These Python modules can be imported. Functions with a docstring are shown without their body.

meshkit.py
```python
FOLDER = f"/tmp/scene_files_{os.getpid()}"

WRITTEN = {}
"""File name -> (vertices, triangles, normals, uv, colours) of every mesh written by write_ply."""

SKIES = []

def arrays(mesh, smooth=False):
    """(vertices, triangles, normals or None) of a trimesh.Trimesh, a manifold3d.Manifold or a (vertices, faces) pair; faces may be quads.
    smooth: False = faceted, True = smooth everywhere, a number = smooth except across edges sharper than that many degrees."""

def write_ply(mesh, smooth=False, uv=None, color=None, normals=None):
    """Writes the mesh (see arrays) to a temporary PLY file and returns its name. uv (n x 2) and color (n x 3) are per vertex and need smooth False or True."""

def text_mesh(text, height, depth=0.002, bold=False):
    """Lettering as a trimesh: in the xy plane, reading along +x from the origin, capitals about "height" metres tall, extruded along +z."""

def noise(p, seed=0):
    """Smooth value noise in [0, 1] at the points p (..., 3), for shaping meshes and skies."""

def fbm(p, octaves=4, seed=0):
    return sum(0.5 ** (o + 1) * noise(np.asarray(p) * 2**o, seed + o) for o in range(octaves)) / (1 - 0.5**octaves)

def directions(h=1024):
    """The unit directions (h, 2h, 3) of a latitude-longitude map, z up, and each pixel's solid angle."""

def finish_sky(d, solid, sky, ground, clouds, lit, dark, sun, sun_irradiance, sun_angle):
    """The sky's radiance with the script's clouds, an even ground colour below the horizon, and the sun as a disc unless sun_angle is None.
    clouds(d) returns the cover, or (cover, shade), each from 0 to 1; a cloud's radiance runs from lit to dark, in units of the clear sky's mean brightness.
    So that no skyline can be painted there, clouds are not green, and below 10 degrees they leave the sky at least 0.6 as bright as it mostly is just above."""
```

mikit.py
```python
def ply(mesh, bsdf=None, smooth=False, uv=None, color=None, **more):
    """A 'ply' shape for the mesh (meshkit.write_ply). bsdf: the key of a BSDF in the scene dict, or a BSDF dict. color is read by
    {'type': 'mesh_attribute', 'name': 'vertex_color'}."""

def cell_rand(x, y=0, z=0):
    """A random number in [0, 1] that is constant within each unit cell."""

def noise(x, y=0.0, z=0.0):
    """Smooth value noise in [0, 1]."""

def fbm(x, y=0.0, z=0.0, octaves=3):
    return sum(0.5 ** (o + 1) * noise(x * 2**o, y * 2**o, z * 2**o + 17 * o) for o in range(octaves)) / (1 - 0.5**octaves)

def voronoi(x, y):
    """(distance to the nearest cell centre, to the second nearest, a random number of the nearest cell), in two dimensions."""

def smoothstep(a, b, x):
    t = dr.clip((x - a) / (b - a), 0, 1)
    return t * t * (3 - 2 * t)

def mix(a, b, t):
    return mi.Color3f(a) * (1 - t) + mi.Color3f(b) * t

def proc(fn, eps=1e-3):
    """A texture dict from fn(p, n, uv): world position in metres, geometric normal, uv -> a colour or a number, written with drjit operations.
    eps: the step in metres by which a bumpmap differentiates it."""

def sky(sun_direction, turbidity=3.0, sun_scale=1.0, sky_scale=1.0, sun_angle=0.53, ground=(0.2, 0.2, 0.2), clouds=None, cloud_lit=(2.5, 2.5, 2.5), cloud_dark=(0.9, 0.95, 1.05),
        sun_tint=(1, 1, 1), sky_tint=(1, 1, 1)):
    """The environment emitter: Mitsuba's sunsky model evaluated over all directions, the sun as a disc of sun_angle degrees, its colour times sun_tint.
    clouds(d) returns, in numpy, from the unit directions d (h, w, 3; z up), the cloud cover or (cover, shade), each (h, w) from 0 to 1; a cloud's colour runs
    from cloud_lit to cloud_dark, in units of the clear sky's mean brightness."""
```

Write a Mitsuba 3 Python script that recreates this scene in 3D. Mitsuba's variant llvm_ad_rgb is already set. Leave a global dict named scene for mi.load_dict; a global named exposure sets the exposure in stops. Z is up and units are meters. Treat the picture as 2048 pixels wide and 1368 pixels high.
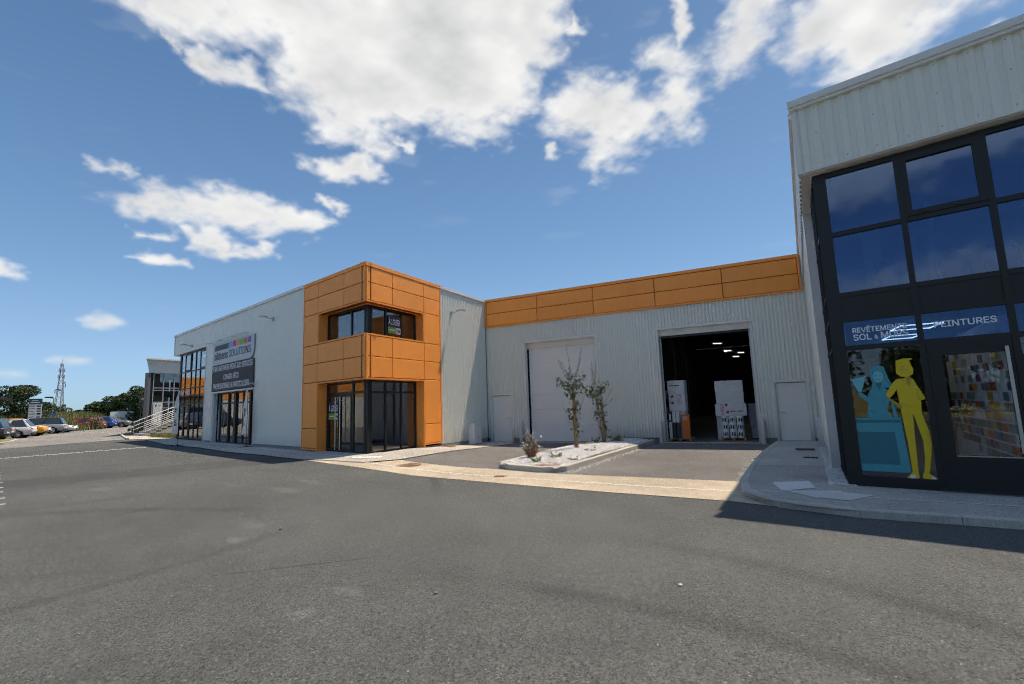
import math, random
import numpy as np, trimesh, mitsuba as mi, drjit as dr
import mikit, meshkit
from shapely.geometry import Polygon, box as sbox, LineString
from shapely.prepared import prep

T = mi.ScalarTransform4f
scene, labels = {}, {}
rnd = random.Random(7)
rng = np.random.default_rng(7)

# ---------------------------------------------------------------- camera, sky, exposure
FWD = np.array([-0.4510731, 0.8832999, 0.1277272])
UP = np.array([0.0893226, -0.0977153, 0.9911979])
CAM = np.array([0.0, 0.0, 1.65])
scene['camera'] = {'type': 'perspective', 'fov': 2 * math.degrees(math.atan(1024 / 961.92)), 'fov_axis': 'x',
                   'near_clip': 0.05, 'far_clip': 3000.0,
                   'to_world': T().look_at(origin=CAM.tolist(), target=(CAM + FWD).tolist(), up=UP.tolist())}
SUN = (1.642, 2.366, 6.945)
# clouds: outlines in (azimuth from +y towards +x, elevation), degrees
CLOUDS = [
 [(-68.6,35.7),(-65.9,34.6),(-62.1,35.4),(-59.8,36.1),(-56.9,35.7),(-54.6,35.6),(-54.3,33.3),(-52.6,31.4),(-49.4,30.8),(-50.2,28.7),(-46,29.1),(-41.6,28.7),(-42.5,30.9),(-35.8,31.6),(-32.1,30.2),(-27,30.6),(-23.7,33.9),(-21.6,36.6),(-18.8,38.6),(-17.9,42.2),(-18.8,46.8),(-33.4,49.9),(-57.4,45),(-68.2,38)],
 [(-62.7,33.9),(-61.1,34.5),(-57.8,34),(-56.4,35.2),(-54.8,32.5),(-57.7,32.3),(-61,31.9),(-62.4,33)],
 [(-65.3,34.6),(-63.8,34.9),(-62.6,33.1),(-63.7,33.2)],
 [(-21.5,33.3),(-19.8,34.4),(-17.8,35.4),(-12.9,35),(-8.2,33.1),(-7.5,34.3),(-9.7,36.2),(-9,36.8),(-5.6,36.3),(-3.6,33.9),(-3.3,31.6),(-4,29.9),(-5.3,28.6),(-8.1,28.7),(-11.7,27.3),(-16,26.5),(-16.7,28.9),(-20.7,30.6)],
 [(-2.1,34.9),(.1,36.8),(2.2,40.6),(7.4,38.8),(6.3,36.1),(4.5,35.5),(2.2,32.9),(-.4,32.9)],
 [(5.4,33.2),(7.5,36.5),(10.1,40.7),(19.7,36.8),(21.1,31.2),(18.2,29.7),(16,29.1),(12.9,28.4),(10,28.6),(9.4,30.7),(5.9,31.7)],
 [(18.6,28.4),(20.9,28.6),(21.3,28.1),(19.3,27.6)],
 [(-68,20.2),(-66.2,21.3),(-62.6,21.8),(-58.3,22.8),(-54.4,22.5),(-51.3,21.6),(-48.4,20.6),(-50.5,19.1),(-56.2,19),(-59.9,18.7),(-63.7,18.7),(-66.5,19.1)],
 [(-62,18.1),(-59,18.8),(-58.1,17.2),(-53.8,17.7),(-53.8,16.9),(-58.9,15.6),(-61.8,16.7)],
 [(-66.8,17.2),(-63.1,17.4),(-63.2,16.9),(-66,16.4)],
 [(-51.4,27.1),(-49.3,27),(-46,27.6),(-44.3,28.3),(-41.4,25.9),(-43.1,25.1),(-47.1,25.2),(-50.4,25.8)],
 [(-66.2,15),(-64.8,15.7),(-61.9,15.5),(-62.1,14.6),(-64.7,14.4)],
 [(-70.5,22.8),(-68.9,22.5),(-65.8,22.8),(-65.7,22.2),(-69.6,21.9)],
 [(-75.8,12.7),(-74.1,13.2),(-73.3,12.5),(-73.7,11.8),(-75.7,11.3)],
 [(-69.6,8.7),(-68.4,9.3),(-66.5,8.8),(-67.5,8.3),(-69.4,8.3)],
 [(-71.6,5.2),(-70.5,5.5),(-68.4,5.1),(-69.9,4.8),(-71.4,4.9)],
 [(-74.9,4),(-73.2,4.1),(-72.6,3.9),(-74,3.8)],
 [(-49.9,23.6),(-48.7,23.5),(-46.6,21.9),(-48.2,22)],
 [(-5.6,40.7),(-4.2,40.7),(-3.6,37.8),(-4.5,36.1),(-5.6,38.2)],
 [(-18.9,39.9),(-17.4,40.9),(-16.5,39.4),(-17.5,39.1)],
 [(-40.9,29.5),(-38.3,29.5),(-38.6,28.9),(-40.8,29)],
 [(-21.7,29.1),(-20.6,29.3),(-20.5,27.8),(-21.5,27.9)],
 # outside the frame the sky goes on in the same way
 [(60,38),(75,42),(95,36),(85,30),(66,31)], [(110,52),(140,58),(160,46),(130,40)], [(-179,19),(-172,24),(-160,25),(-152,20),(-165,18)], [(-190,9),(-178,12),(-164,11),(-150,9),(-168,7)],
 [(-150,30),(-130,36),(-112,30),(-128,24)], [(-110,16),(-96,19),(-88,15),(-100,12)], [(40,16),(58,19),(72,15),(55,12)], [(200,40),(225,48),(240,36),(215,32)],
]
def cloud_fn(d):
    az = np.degrees(np.arctan2(d[..., 0], d[..., 1])); el = np.degrees(np.arcsin(np.clip(d[..., 2], -1, 1)))
    pw = np.stack([d[..., 0], d[..., 1], d[..., 2] * 1.3], -1)
    az = az + (meshkit.fbm(pw * 34 + 40, 5, 31) - .5) * 3.4 * np.clip((el + 4) / 20, .35, 1); el0 = el; el = el + (meshkit.fbm(pw * 38 + 80, 5, 37) - .5) * 2.3 * np.clip((el + 2) / 20, .25, 1)
    best = np.full(az.shape, -9.0)
    for poly in CLOUDS:
        P = np.array(poly, float); c = P.mean(0); cs = math.cos(math.radians(c[1]))
        ext = np.ptp(P, 0); size = min(ext[0] * cs, ext[1])
        da = (az - c[0] + 180) % 360 - 180
        m = (np.abs(da) < ext[0] + 6) & (np.abs(el - c[1]) < ext[1] + 6)
        if not m.any(): continue
        q = np.stack([da[m] * cs, el[m] - c[1]], -1); V = (P - c) * [cs, 1]
        dist = np.full(len(q), 99.0); ins = np.zeros(len(q), bool)
        for a, b in zip(V, np.roll(V, -1, 0)):
            ab = b - a; t = np.clip(((q - a) @ ab) / (ab @ ab), 0, 1)
            dist = np.minimum(dist, np.linalg.norm(q - a - t[:, None] * ab, axis=1))
            cross = ((a[1] > q[:, 1]) != (b[1] > q[:, 1])) & (q[:, 0] < (b[0] - a[0]) * (q[:, 1] - a[1]) / (b[1] - a[1] + 1e-12) + a[0])
            ins ^= cross
        s = np.where(ins, dist, -dist) / max(min(size, 8) * .20, .42)
        best[m] = np.maximum(best[m], s)
    el = el0; p = np.stack([d[..., 0], d[..., 1], d[..., 2] * 1.5], -1)
    n = meshkit.fbm(p * 17, 6, 3) - .5
    n2 = meshkit.fbm(p * 60 + 5, 4, 9) - .5
    n3 = meshkit.fbm(p * 31 + [q * 1.2 for q in (n * 2, n2, n)][0][..., None], 5, 14) - .5
    x = best + n * 2.5 + n3 * 1.7 + n2 * 1.1
    t = np.clip((x + .95) / 2.3, 0, 1); cover = t * t * (3 - 2 * t)
    wisp = np.clip((meshkit.fbm(np.stack([d[..., 0] * 9, d[..., 1] * 9, d[..., 2] * 30], -1), 4, 5) - .66) * .8, 0, .07)
    cover = np.maximum(cover * .97, np.where((best > -3.2), wisp, wisp * .5) * (el > 3))
    deep = np.clip(best / 2.2, 0, 1)
    shade = np.clip(.02 + deep * .26 + (meshkit.fbm(p * 11 + 3, 5, 21) - .45) * 1.5 * (.3 + deep * .7) - np.clip((el - 8) / 60, 0, .0), 0, .85)
    low = np.clip((14 - el) / 14, 0, 1)
    return cover * (1 - .55 * low), np.clip(shade + .25 * low, 0, 1)
scene['sky'] = mikit.sky(SUN, turbidity=2.4, clouds=cloud_fn, cloud_lit=(3.0, 2.97, 2.9), cloud_dark=(1.45, 1.5, 1.53), sky_tint=(.90, .97, .96))
exposure = 1.85

# ---------------------------------------------------------------- materials
def pr(color, rough=.5, spec=.5, metal=0.0, **kw):
    c = color if isinstance(color, dict) else {'type': 'rgb', 'value': list(color)}
    return {'type': 'principled', 'base_color': c, 'roughness': rough, 'specular': spec, 'metallic': metal, **kw}
def two(b): return {'type': 'twosided', 'b': b}
def mat(name, color, rough=.5, spec=.5, metal=0.0, **kw):
    scene[name] = two(pr(color, rough, spec, metal, **kw))
def bump(b, fn, scale, eps=2e-3):
    return {'type': 'bumpmap', 'arbitrary': mikit.proc(fn, eps), 'scale': scale, 'b': b}
noise, fbm, vor, sst, mix = mikit.noise, mikit.fbm, mikit.voronoi, mikit.smoothstep, mikit.mix

ARCS = [(-16.5, 5.6, 5.9, .13), (-16.5, 5.6, 7.3, .12), (-12.8, 3.2, 6.9, .12), (-12.8, 3.2, 8.5, .11), (-4.0, -2.6, 9.0, .14), (-2.0, -4.0, 8.2, .13)]
CRACKS = [(-9.6, 7.35, -9.0, 7.55), (-8.1, 8.4, -7.4, 8.35), (-11.6, 8.1, -11.2, 8.35), (-6.4, 7.6, -6.0, 7.5), (-5.2, 3.2, -3.9, 4.4), (-13.2, 5.0, -12.2, 6.2)]
SCUFF = [(-8.77, 6.85, .5, .12), (-9.13, 7.7, .45, .1), (-6.91, 4.8, .35, .1), (-6.32, 4.2, .2, .08), (-3.52, 2.94, .12, .09), (-3.5, 3.42, .25, .07), (-3.22, 2.91, .07, .05), (-12.3, 5.2, .4, .1), (-10.2, 6.6, .5, .06)]
def asphalt(base, tone=(1, 1, 1)):
    def fn(p, n, uv):
        a, b, r = vor(p.x * 86, p.y * 86)
        a2, b2, r2 = vor(p.x * 47 + 3, p.y * 47)
        g = .52 + .88 * r + .42 * (r2 - .5) - .5 * sst(.14, .0, b - a) - .42 * sst(.80, .90, r2) * sst(.3, .6, r) + .9 * sst(.993, .996, r)
        crack = 1.0
        for ax_, ay_, bx_, by_ in CRACKS:
            L2 = (bx_ - ax_) ** 2 + (by_ - ay_) ** 2; tt = dr.clip(((p.x - ax_) * (bx_ - ax_) + (p.y - ay_) * (by_ - ay_)) / L2, 0, 1)
            dd = dr.sqrt(dr.square(p.x - ax_ - tt * (bx_ - ax_)) + dr.square(p.y - ay_ - tt * (by_ - ay_))) + .02 * noise(p.x * 6, p.y * 6)
            crack *= 1 - .55 * sst(.035, .014, dd)
        g *= crack
        m = .93 + .3 * (fbm(p.x * .33, p.y * .33, 0, 4) - .5) + .36 * (fbm(p.x * 1.7 + 9, p.y * 1.7, 3, 4) - .5)
        for cx, cy, rad, w in ARCS:
            dd = dr.abs(dr.sqrt(dr.square(p.x - cx) + dr.square(p.y - cy)) - rad + .1 * noise(p.x * .7, p.y * .7))
            m *= 1 - .25 * sst(w * 1.5, .02, dd) * sst(.35, .62, noise(p.x * .45 + rad, p.y * .45))
        for cx, cy, rx, ry in SCUFF:
            e = dr.square((p.x - cx) * .9 / rx + .3 * (p.y - cy) / rx) + dr.square((p.y - cy) / ry * .5)
            m += .30 * sst(1.0, .1, e + 1.1 * (fbm(p.x * 9, p.y * 9, cx, 3) - .45)) 
        return mi.Color3f(*[base * t for t in tone]) * (g * m)
    return fn
def rel(p, n, uv):
    a, b, r = vor(p.x * 86, p.y * 86)
    return (1 - a) * .6 + .4 * r
scene['m_asphalt'] = two(bump(pr(mikit.proc(asphalt(.094, (.92, 1.0, .985))), .82, .35), rel, .0035, 2.5e-3))
def asph_plain(base, tone=(1, 1, 1), k=60):
    def fn(p, n, uv):
        a, b, r = vor(p.x * k, p.y * k)
        g = .7 + .5 * r + .5 * (fbm(p.x * .5, p.y * .5, 0, 4) - .5) + .3 * (fbm(p.x * 4, p.y * 4, 2, 3) - .5)
        return mi.Color3f(*[base * t for t in tone]) * g
    return fn
scene['m_asphalt_dark'] = two(pr(mikit.proc(asph_plain(.056, (.95, 1.0, 1.0))), .8, .35))
scene['m_asphalt_old'] = two(pr(mikit.proc(asph_plain(.155, (1.02, 1.0, .95))), .9, .3))
scene['m_asphalt_dock'] = two(pr(mikit.proc(asph_plain(.125, (1.0, .985, .96))), .85, .3))
scene['m_tan'] = two(bump(pr(mikit.proc(asph_plain(.36, (1.16, 1.0, .77), 110)), .9, .3), lambda p, n, uv: vor(p.x * 110, p.y * 110)[0], -.003))
def conc(base, tone, k, amp=.5):
    def fn(p, n, uv):
        r = vor(p.x * k, p.y * k + p.z * k * .37)[2]
        g = 1 - amp * .5 + amp * r + .4 * (fbm(p.x * 1.3, p.y * 1.3, p.z, 4) - .5) + .22 * (fbm(p.x * 8, p.y * 8, p.z * 8, 3) - .5)
        return mi.Color3f(*[base * t for t in tone]) * g
    return fn
scene['m_pave'] = two(pr(mikit.proc(conc(.30, (1.05, 1.0, .9), 70, .75)), .9, .3))
scene['m_concrete'] = two(pr(mikit.proc(conc(.37, (1.02, 1.0, .95), 30, .12)), .85, .3))
scene['m_kerb'] = two(pr(mikit.proc(conc(.36, (1.04, 1.0, .9), 60, .3)), .9, .3))
scene['m_plinth'] = two(pr(mikit.proc(conc(.2, (1.0, 1.0, .97), 30, .2)), .9, .3))
scene['m_gravel'] = two(pr({'type': 'mesh_attribute', 'name': 'vertex_color'}, .9, .3))
scene['m_leaf'] = two(pr({'type': 'mesh_attribute', 'name': 'vertex_color'}, .55, .35))
scene['m_ground'] = two(pr(mikit.proc(lambda p, n, uv: mix((.10, .105, .045), (.21, .18, .10), fbm(p.x * .3, p.y * .3, 0, 4)) * (.7 + .6 * noise(p.x * 6, p.y * 6))), .95, .1))
scene['m_grass'] = two(pr(mikit.proc(lambda p, n, uv: mix((.11, .13, .04), (.26, .22, .09), fbm(p.x * 1.2, p.y * 1.2, p.z, 4)) * (.6 + .8 * noise(p.x * 14, p.y * 14, p.z * 9))), .95, .1))
def clad(base, tone):
    def fn(p, n, uv):
        h = p.x * .93 + p.y * 1.07
        streak = fbm(h * 5.0, p.z * .35, 1.7, 4) - .5
        soil = sst(.75, .0, p.z - .15) * (.5 + fbm(h * 3, p.z * 2, 4, 3))
        return mi.Color3f(*[base * t for t in tone]) * (1 + .025 * streak + .06 * (fbm(h * .5, p.z * .4, 0, 3) - .5)) * (1 - .22 * soil)
    return fn
scene['m_clad'] = two(pr(mikit.proc(clad(.65, (.97, 1.0, .93))), .38, .45))
scene['m_trim'] = two(pr(mikit.proc(clad(.62, (1.0, 1.0, .98))), .35, .5))
mat('m_white', (.66, .67, .66), .4)
def oil(p, n, uv): return fbm(p.x * 1.1 + p.y * 1.3, p.z * 1.5, 0, 2)
def orange(k): return two(bump(pr(mikit.proc(lambda p, n, uv: mi.Color3f(.89 * k, .325 * k, .064 * k) * (1 + .10 * (fbm(p.x * .9 + p.y, p.z * .8, 2, 3) - .5) + .05 * (noise(p.x * 30 + p.y * 30, p.z * 2) - .5))), .45, .3), oil, .006, 2e-2))
scene['m_orange'] = orange(1.0); scene['m_orange_b'] = orange(.955); scene['m_orange_c'] = orange(1.03)
ORG = ['m_orange', 'm_orange_b', 'm_orange_c']
mat('m_orange_gap', (.21, .07, .016), .7, .2)
mat('m_frame', (.013, .016, .018), .42, .3)
mat('m_black', (.012, .013, .014), .5)
mat('m_steel', (.55, .55, .53), .28, .5, 1.0)
mat('m_galv', (.42, .43, .43), .42, .5, .9)
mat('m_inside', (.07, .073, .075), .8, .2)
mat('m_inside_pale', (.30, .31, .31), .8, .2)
scene['m_floor'] = two(pr(mikit.proc(conc(.2, (1, 1, 1), 12, .1)), .45, .4))
scene['m_wood'] = two(pr(mikit.proc(lambda p, n, uv: mix((.20, .13, .065), (.30, .21, .115), noise(p.x * 40, p.y * 40, p.z * 4)) * (.75 + .5 * noise(p.x * 9, p.y * 9, p.z * 30))), .75, .2))
mat('m_paint_white', (.62, .62, .6), .7)
def card(p, n, uv): return mi.Color3f(.55, .57, .6) * (.9 + .2 * fbm(p.x * 6, p.y * 6, p.z * 6, 3))
scene['m_card'] = two(pr(mikit.proc(card), .75, .2))
mat('m_bucket', (.62, .66, .66), .35)
mat('m_navy', (.018, .032, .07), .45); mat('m_green', (.22, .34, .05), .5)
mat('m_sign_dark', (.030, .036, .046), .55, .3); mat('m_logo_dark', (.022, .03, .04), .5)
mat('m_sign_silver', (.36, .39, .43), .38, .5, .55)
mat('m_letter_white', (.82, .83, .84), .6); mat('m_letter_dark', (.02, .025, .035), .5)
mat('m_lens', (.8, .8, .78), .15)
mat('m_glass_car', (.035, .045, .05), .06, 1.0)
mat('m_tyre', (.014, .014, .014), .8, .2); mat('m_rim', (.5, .51, .52), .3, .5, .8)
mat('m_red_lamp', (.35, .012, .012), .2); mat('m_head_lamp', (.62, .65, .68), .12, .8)
mat('m_yellow_fig', (.56, .42, .004), .6); mat('m_yellow_dark', (.33, .24, .03), .6)
mat('m_teal', (.045, .25, .31), .55); mat('m_teal_dark', (.018, .13, .17), .55); mat('m_teal_pale', (.12, .40, .46), .55)
mat('m_rust', (.25, .15, .095), .75, .25)
mat('m_pole', (.34, .36, .38), .5, .5, .3)
mat('m_panel_sign', (.56, .57, .58), .5); mat('m_blue_sign', (.03, .09, .26), .4); mat('m_dark_blue', (.02, .05, .10), .45)
for nm, c in dict(navy=(.022, .04, .065), pearl=(.66, .67, .67), silver=(.40, .42, .44), amber=(.66, .30, .012), scarlet=(.40, .012, .018), cobalt=(.02, .095, .42), graphite=(.2, .215, .235), ink=(.015, .015, .018)).items():
    scene['m_car_' + nm] = two(pr(c, .3, .5, .3 if nm in ('silver', 'graphite', 'navy') else 0.0, clearcoat=1.0, clearcoat_gloss=.92))
# window panes: coated sheet glass that mirrors more and passes less than plain glass
def pane_mat(name, ior, t, r=(1, 1, 1)): scene[name] = {'type': 'thindielectric', 'int_ior': ior, 'specular_transmittance': {'type': 'rgb', 'value': list(t)}, 'specular_reflectance': {'type': 'rgb', 'value': list(r)}}
pane_mat('m_pane', 1.85, (.40, .46, .52)); pane_mat('m_pane_mirror', 2.9, (.35, .40, .42)); pane_mat('m_pane_blue', 2.1, (.32, .42, .60), (.27, .43, .78)); pane_mat('m_pane_band', 1.75, (.20, .32, .55), (.24, .40, .74)); pane_mat('m_pane_clear', 1.5, (.92, .96, .97))

# ---------------------------------------------------------------- builders
def key_free(k):
    if k not in scene and k not in labels: return k
    i = 1
    while f'{k}_{i:03d}' in scene or f'{k}_{i:03d}' in labels: i += 1
    return f'{k}_{i:03d}'
def thing(name, label, cat, group=None):
    k = key_free(name); labels[k] = {'label': label, 'category': cat}
    if group: labels[k]['group'] = group
    return k
SPLIT = set('crease_line trim door_rail reveal listed_name floor_band plinth coping inner_wall rear_wall partition threshold door_seal upright hinge base_panel corner_flashing printed_mark antenna dish letter bracket face_marks counter_panel shoe_toe wire tape woman trousers emblem'.split())
def put(name, mesh, m, parent=None, smooth=False, label=None, **more):
    if name in SPLIT and isinstance(mesh, list) and len(mesh) > 1:
        return [put(name, m_, m, parent, smooth, label, **more) for m_ in mesh][0]
    k = key_free(f'{parent}__{name}' if parent else name)
    if isinstance(mesh, (list, tuple)) and not isinstance(mesh[0], np.ndarray): mesh = trimesh.util.concatenate(list(mesh))
    scene[k] = mikit.ply(mesh, m, smooth=smooth, **more)
    if label: labels[k] = {'label': label}
    return k
def one(name, mesh, m, label, cat, group=None, smooth=False, **more):
    k = put(name, mesh, m, None, smooth, **more); labels[k] = {'label': label, 'category': cat}
    if group: labels[k]['group'] = group
    return k
def structure(name, mesh, m, smooth=False, kind='structure', label=None, **more):
    k = put(name, mesh, m, None, smooth, **more); labels[k] = {'kind': kind}
    if label: labels[k]['label'] = label
    return k
def B(x0, x1, y0, y1, z0, z1):
    return trimesh.creation.box(bounds=[[min(x0, x1), min(y0, y1), min(z0, z1)], [max(x0, x1), max(y0, y1), max(z0, z1)]])
def cyl(a, b, r0, r1=None, n=10, cap=True):
    a, b = np.array(a, float), np.array(b, float); r1 = r0 if r1 is None else r1
    z = (b - a) / np.linalg.norm(b - a); x = np.cross(z, [0, 0, 1] if abs(z[2]) < .9 else [1, 0, 0]); x /= np.linalg.norm(x); y = np.cross(z, x)
    th = np.arange(n) * 2 * math.pi / n; ring = np.cos(th)[:, None] * x + np.sin(th)[:, None] * y
    v = np.vstack([a + ring * r0, b + ring * r1, [a], [b]]); i = np.arange(n); j = (i + 1) % n
    f = np.vstack([np.stack([i, j, j + n], 1), np.stack([i, j + n, i + n], 1)])
    if cap: f = np.vstack([f, np.stack([j, i, i * 0 + 2 * n], 1), np.stack([i + n, j + n, i * 0 + 2 * n + 1], 1)])
    return trimesh.Trimesh(v, f, process=False)
def chamfer(mx, c):
    """box with a chamfered +d face: mx = (u0,u1,d0,d1,z0,z1)"""
    u0, u1, d0, d1, z0, z1 = mx
    v = [(u0, d0, z0), (u1, d0, z0), (u1, d0, z1), (u0, d0, z1), (u0, d1 - c, z0), (u1, d1 - c, z0), (u1, d1 - c, z1), (u0, d1 - c, z1),
         (u0 + c, d1, z0 + c), (u1 - c, d1, z0 + c), (u1 - c, d1, z1 - c), (u0 + c, d1, z1 - c)]
    q = [(0, 1, 5, 4), (1, 2, 6, 5), (2, 3, 7, 6), (3, 0, 4, 7), (4, 5, 9, 8), (5, 6, 10, 9), (6, 7, 11, 10), (7, 4, 8, 11), (8, 9, 10, 11), (3, 2, 1, 0)]
    f = [t for a, b, c_, d in q for t in ((a, b, c_), (a, c_, d))]
    return trimesh.Trimesh(np.array(v, float), f, process=False)
class Frame:
    """wall coordinates: u along the wall, d outwards, z up"""
    def __init__(s, o, u, n):
        s.o = np.array([*o, 0.0]); s.u = np.array([*u, 0.0]); s.u /= np.linalg.norm(s.u); s.n = np.array([*n, 0.0]); s.n /= np.linalg.norm(s.n)
        s.flip = np.cross(s.u, s.n)[2] < 0
    def pt(s, u, d, z): return s.o + s.u * u + s.n * d + np.array([0, 0, z])
    def map(s, m):
        v = np.asarray(m.vertices); f = np.asarray(m.faces)
        return trimesh.Trimesh(s.o + v[:, :1] * s.u + v[:, 1:2] * s.n + v[:, 2:] * [0, 0, 1.0], f[:, ::-1] if s.flip else f, process=False)
    def box(s, u0, u1, z0, z1, d0, d1): return s.map(B(u0, u1, d0, d1, z0, z1))
    def panel(s, u0, u1, z0, z1, d0, d1, c=.006): return s.map(chamfer((u0, u1, d0, d1, z0, z1), c))
    def quad(s, u0, u1, z0, z1, d):
        return s.map(trimesh.Trimesh([(u0, d, z0), (u1, d, z0), (u1, d, z1), (u0, d, z1)], [(0, 1, 2), (0, 2, 3)], process=False))
    def text(s, txt, ul, ur, z, h, d, bold=False, depth=.006, shear=0):
        m = meshkit.text_mesh(txt, h, depth, bold); v = np.array(m.vertices); w = np.ptp(v[:, 0]); v[:, 0] -= v[:, 0].min()
        x = v[:, 0] + shear * v[:, 1]
        v2 = np.stack([ul + x / w * (ur - ul), d + v[:, 2], z + v[:, 1]], 1)
        return s.map(trimesh.Trimesh(v2, m.faces, process=False))
    def poly(s, pts, d, depth=.003):
        m = trimesh.creation.extrude_polygon(Polygon(pts).buffer(0), depth, engine='earcut'); v = np.array(m.vertices)
        return s.map(trimesh.Trimesh(np.stack([v[:, 0], d + v[:, 2], v[:, 1]], 1), m.faces, process=False))
def rects(u0, u1, z0, z1, holes):
    us = sorted({u0, u1, *[h[i] for h in holes for i in (0, 1) if u0 < h[i] < u1]})
    out = []
    for a, b in zip(us, us[1:]):
        zs = [(z0, z1)]
        for h in holes:
            if h[0] < (a + b) / 2 < h[1]:
                zs = [r for lo, hi in zs for r in ((lo, min(hi, h[2])), (max(lo, h[3]), hi)) if r[1] - r[0] > 1e-6]
        out += [(a, b, lo, hi) for lo, hi in zs]
    return out
def corrugated(fr, u0, u1, z0, z1, holes=(), pitch=.12, depth=.018, d0=0.0, prof=(.0, .30, .42, .88), back=.16):
    """profiled sheet with a solid leaf behind it; ribs are real folds"""
    parts = []
    for a, b, lo, hi in rects(u0, u1, z0, z1, holes):
        k0, k1 = math.floor(a / pitch) - 1, math.ceil(b / pitch) + 1
        us = [(k + t) * pitch for k in range(k0, k1 + 1) for t in prof]; ds = [d0 + (depth if i % 4 in (2, 3) else 0) for i in range(len(us))]
        xs = sorted({a, b, *[u for u in us if a < u < b]}); dd = np.interp(xs, us, ds)
        v = np.array([(x, d, z) for x, d in zip(xs, dd) for z in (lo, hi)]); i = np.arange(len(xs) - 1) * 2
        f = np.vstack([np.stack([i, i + 2, i + 3], 1), np.stack([i, i + 3, i + 1], 1)])
        parts.append(fr.map(trimesh.Trimesh(v, f, process=False)))
        parts.append(fr.box(a, b, lo, hi, d0 - back, d0 - .004))
    return trimesh.util.concatenate(parts)

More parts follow.
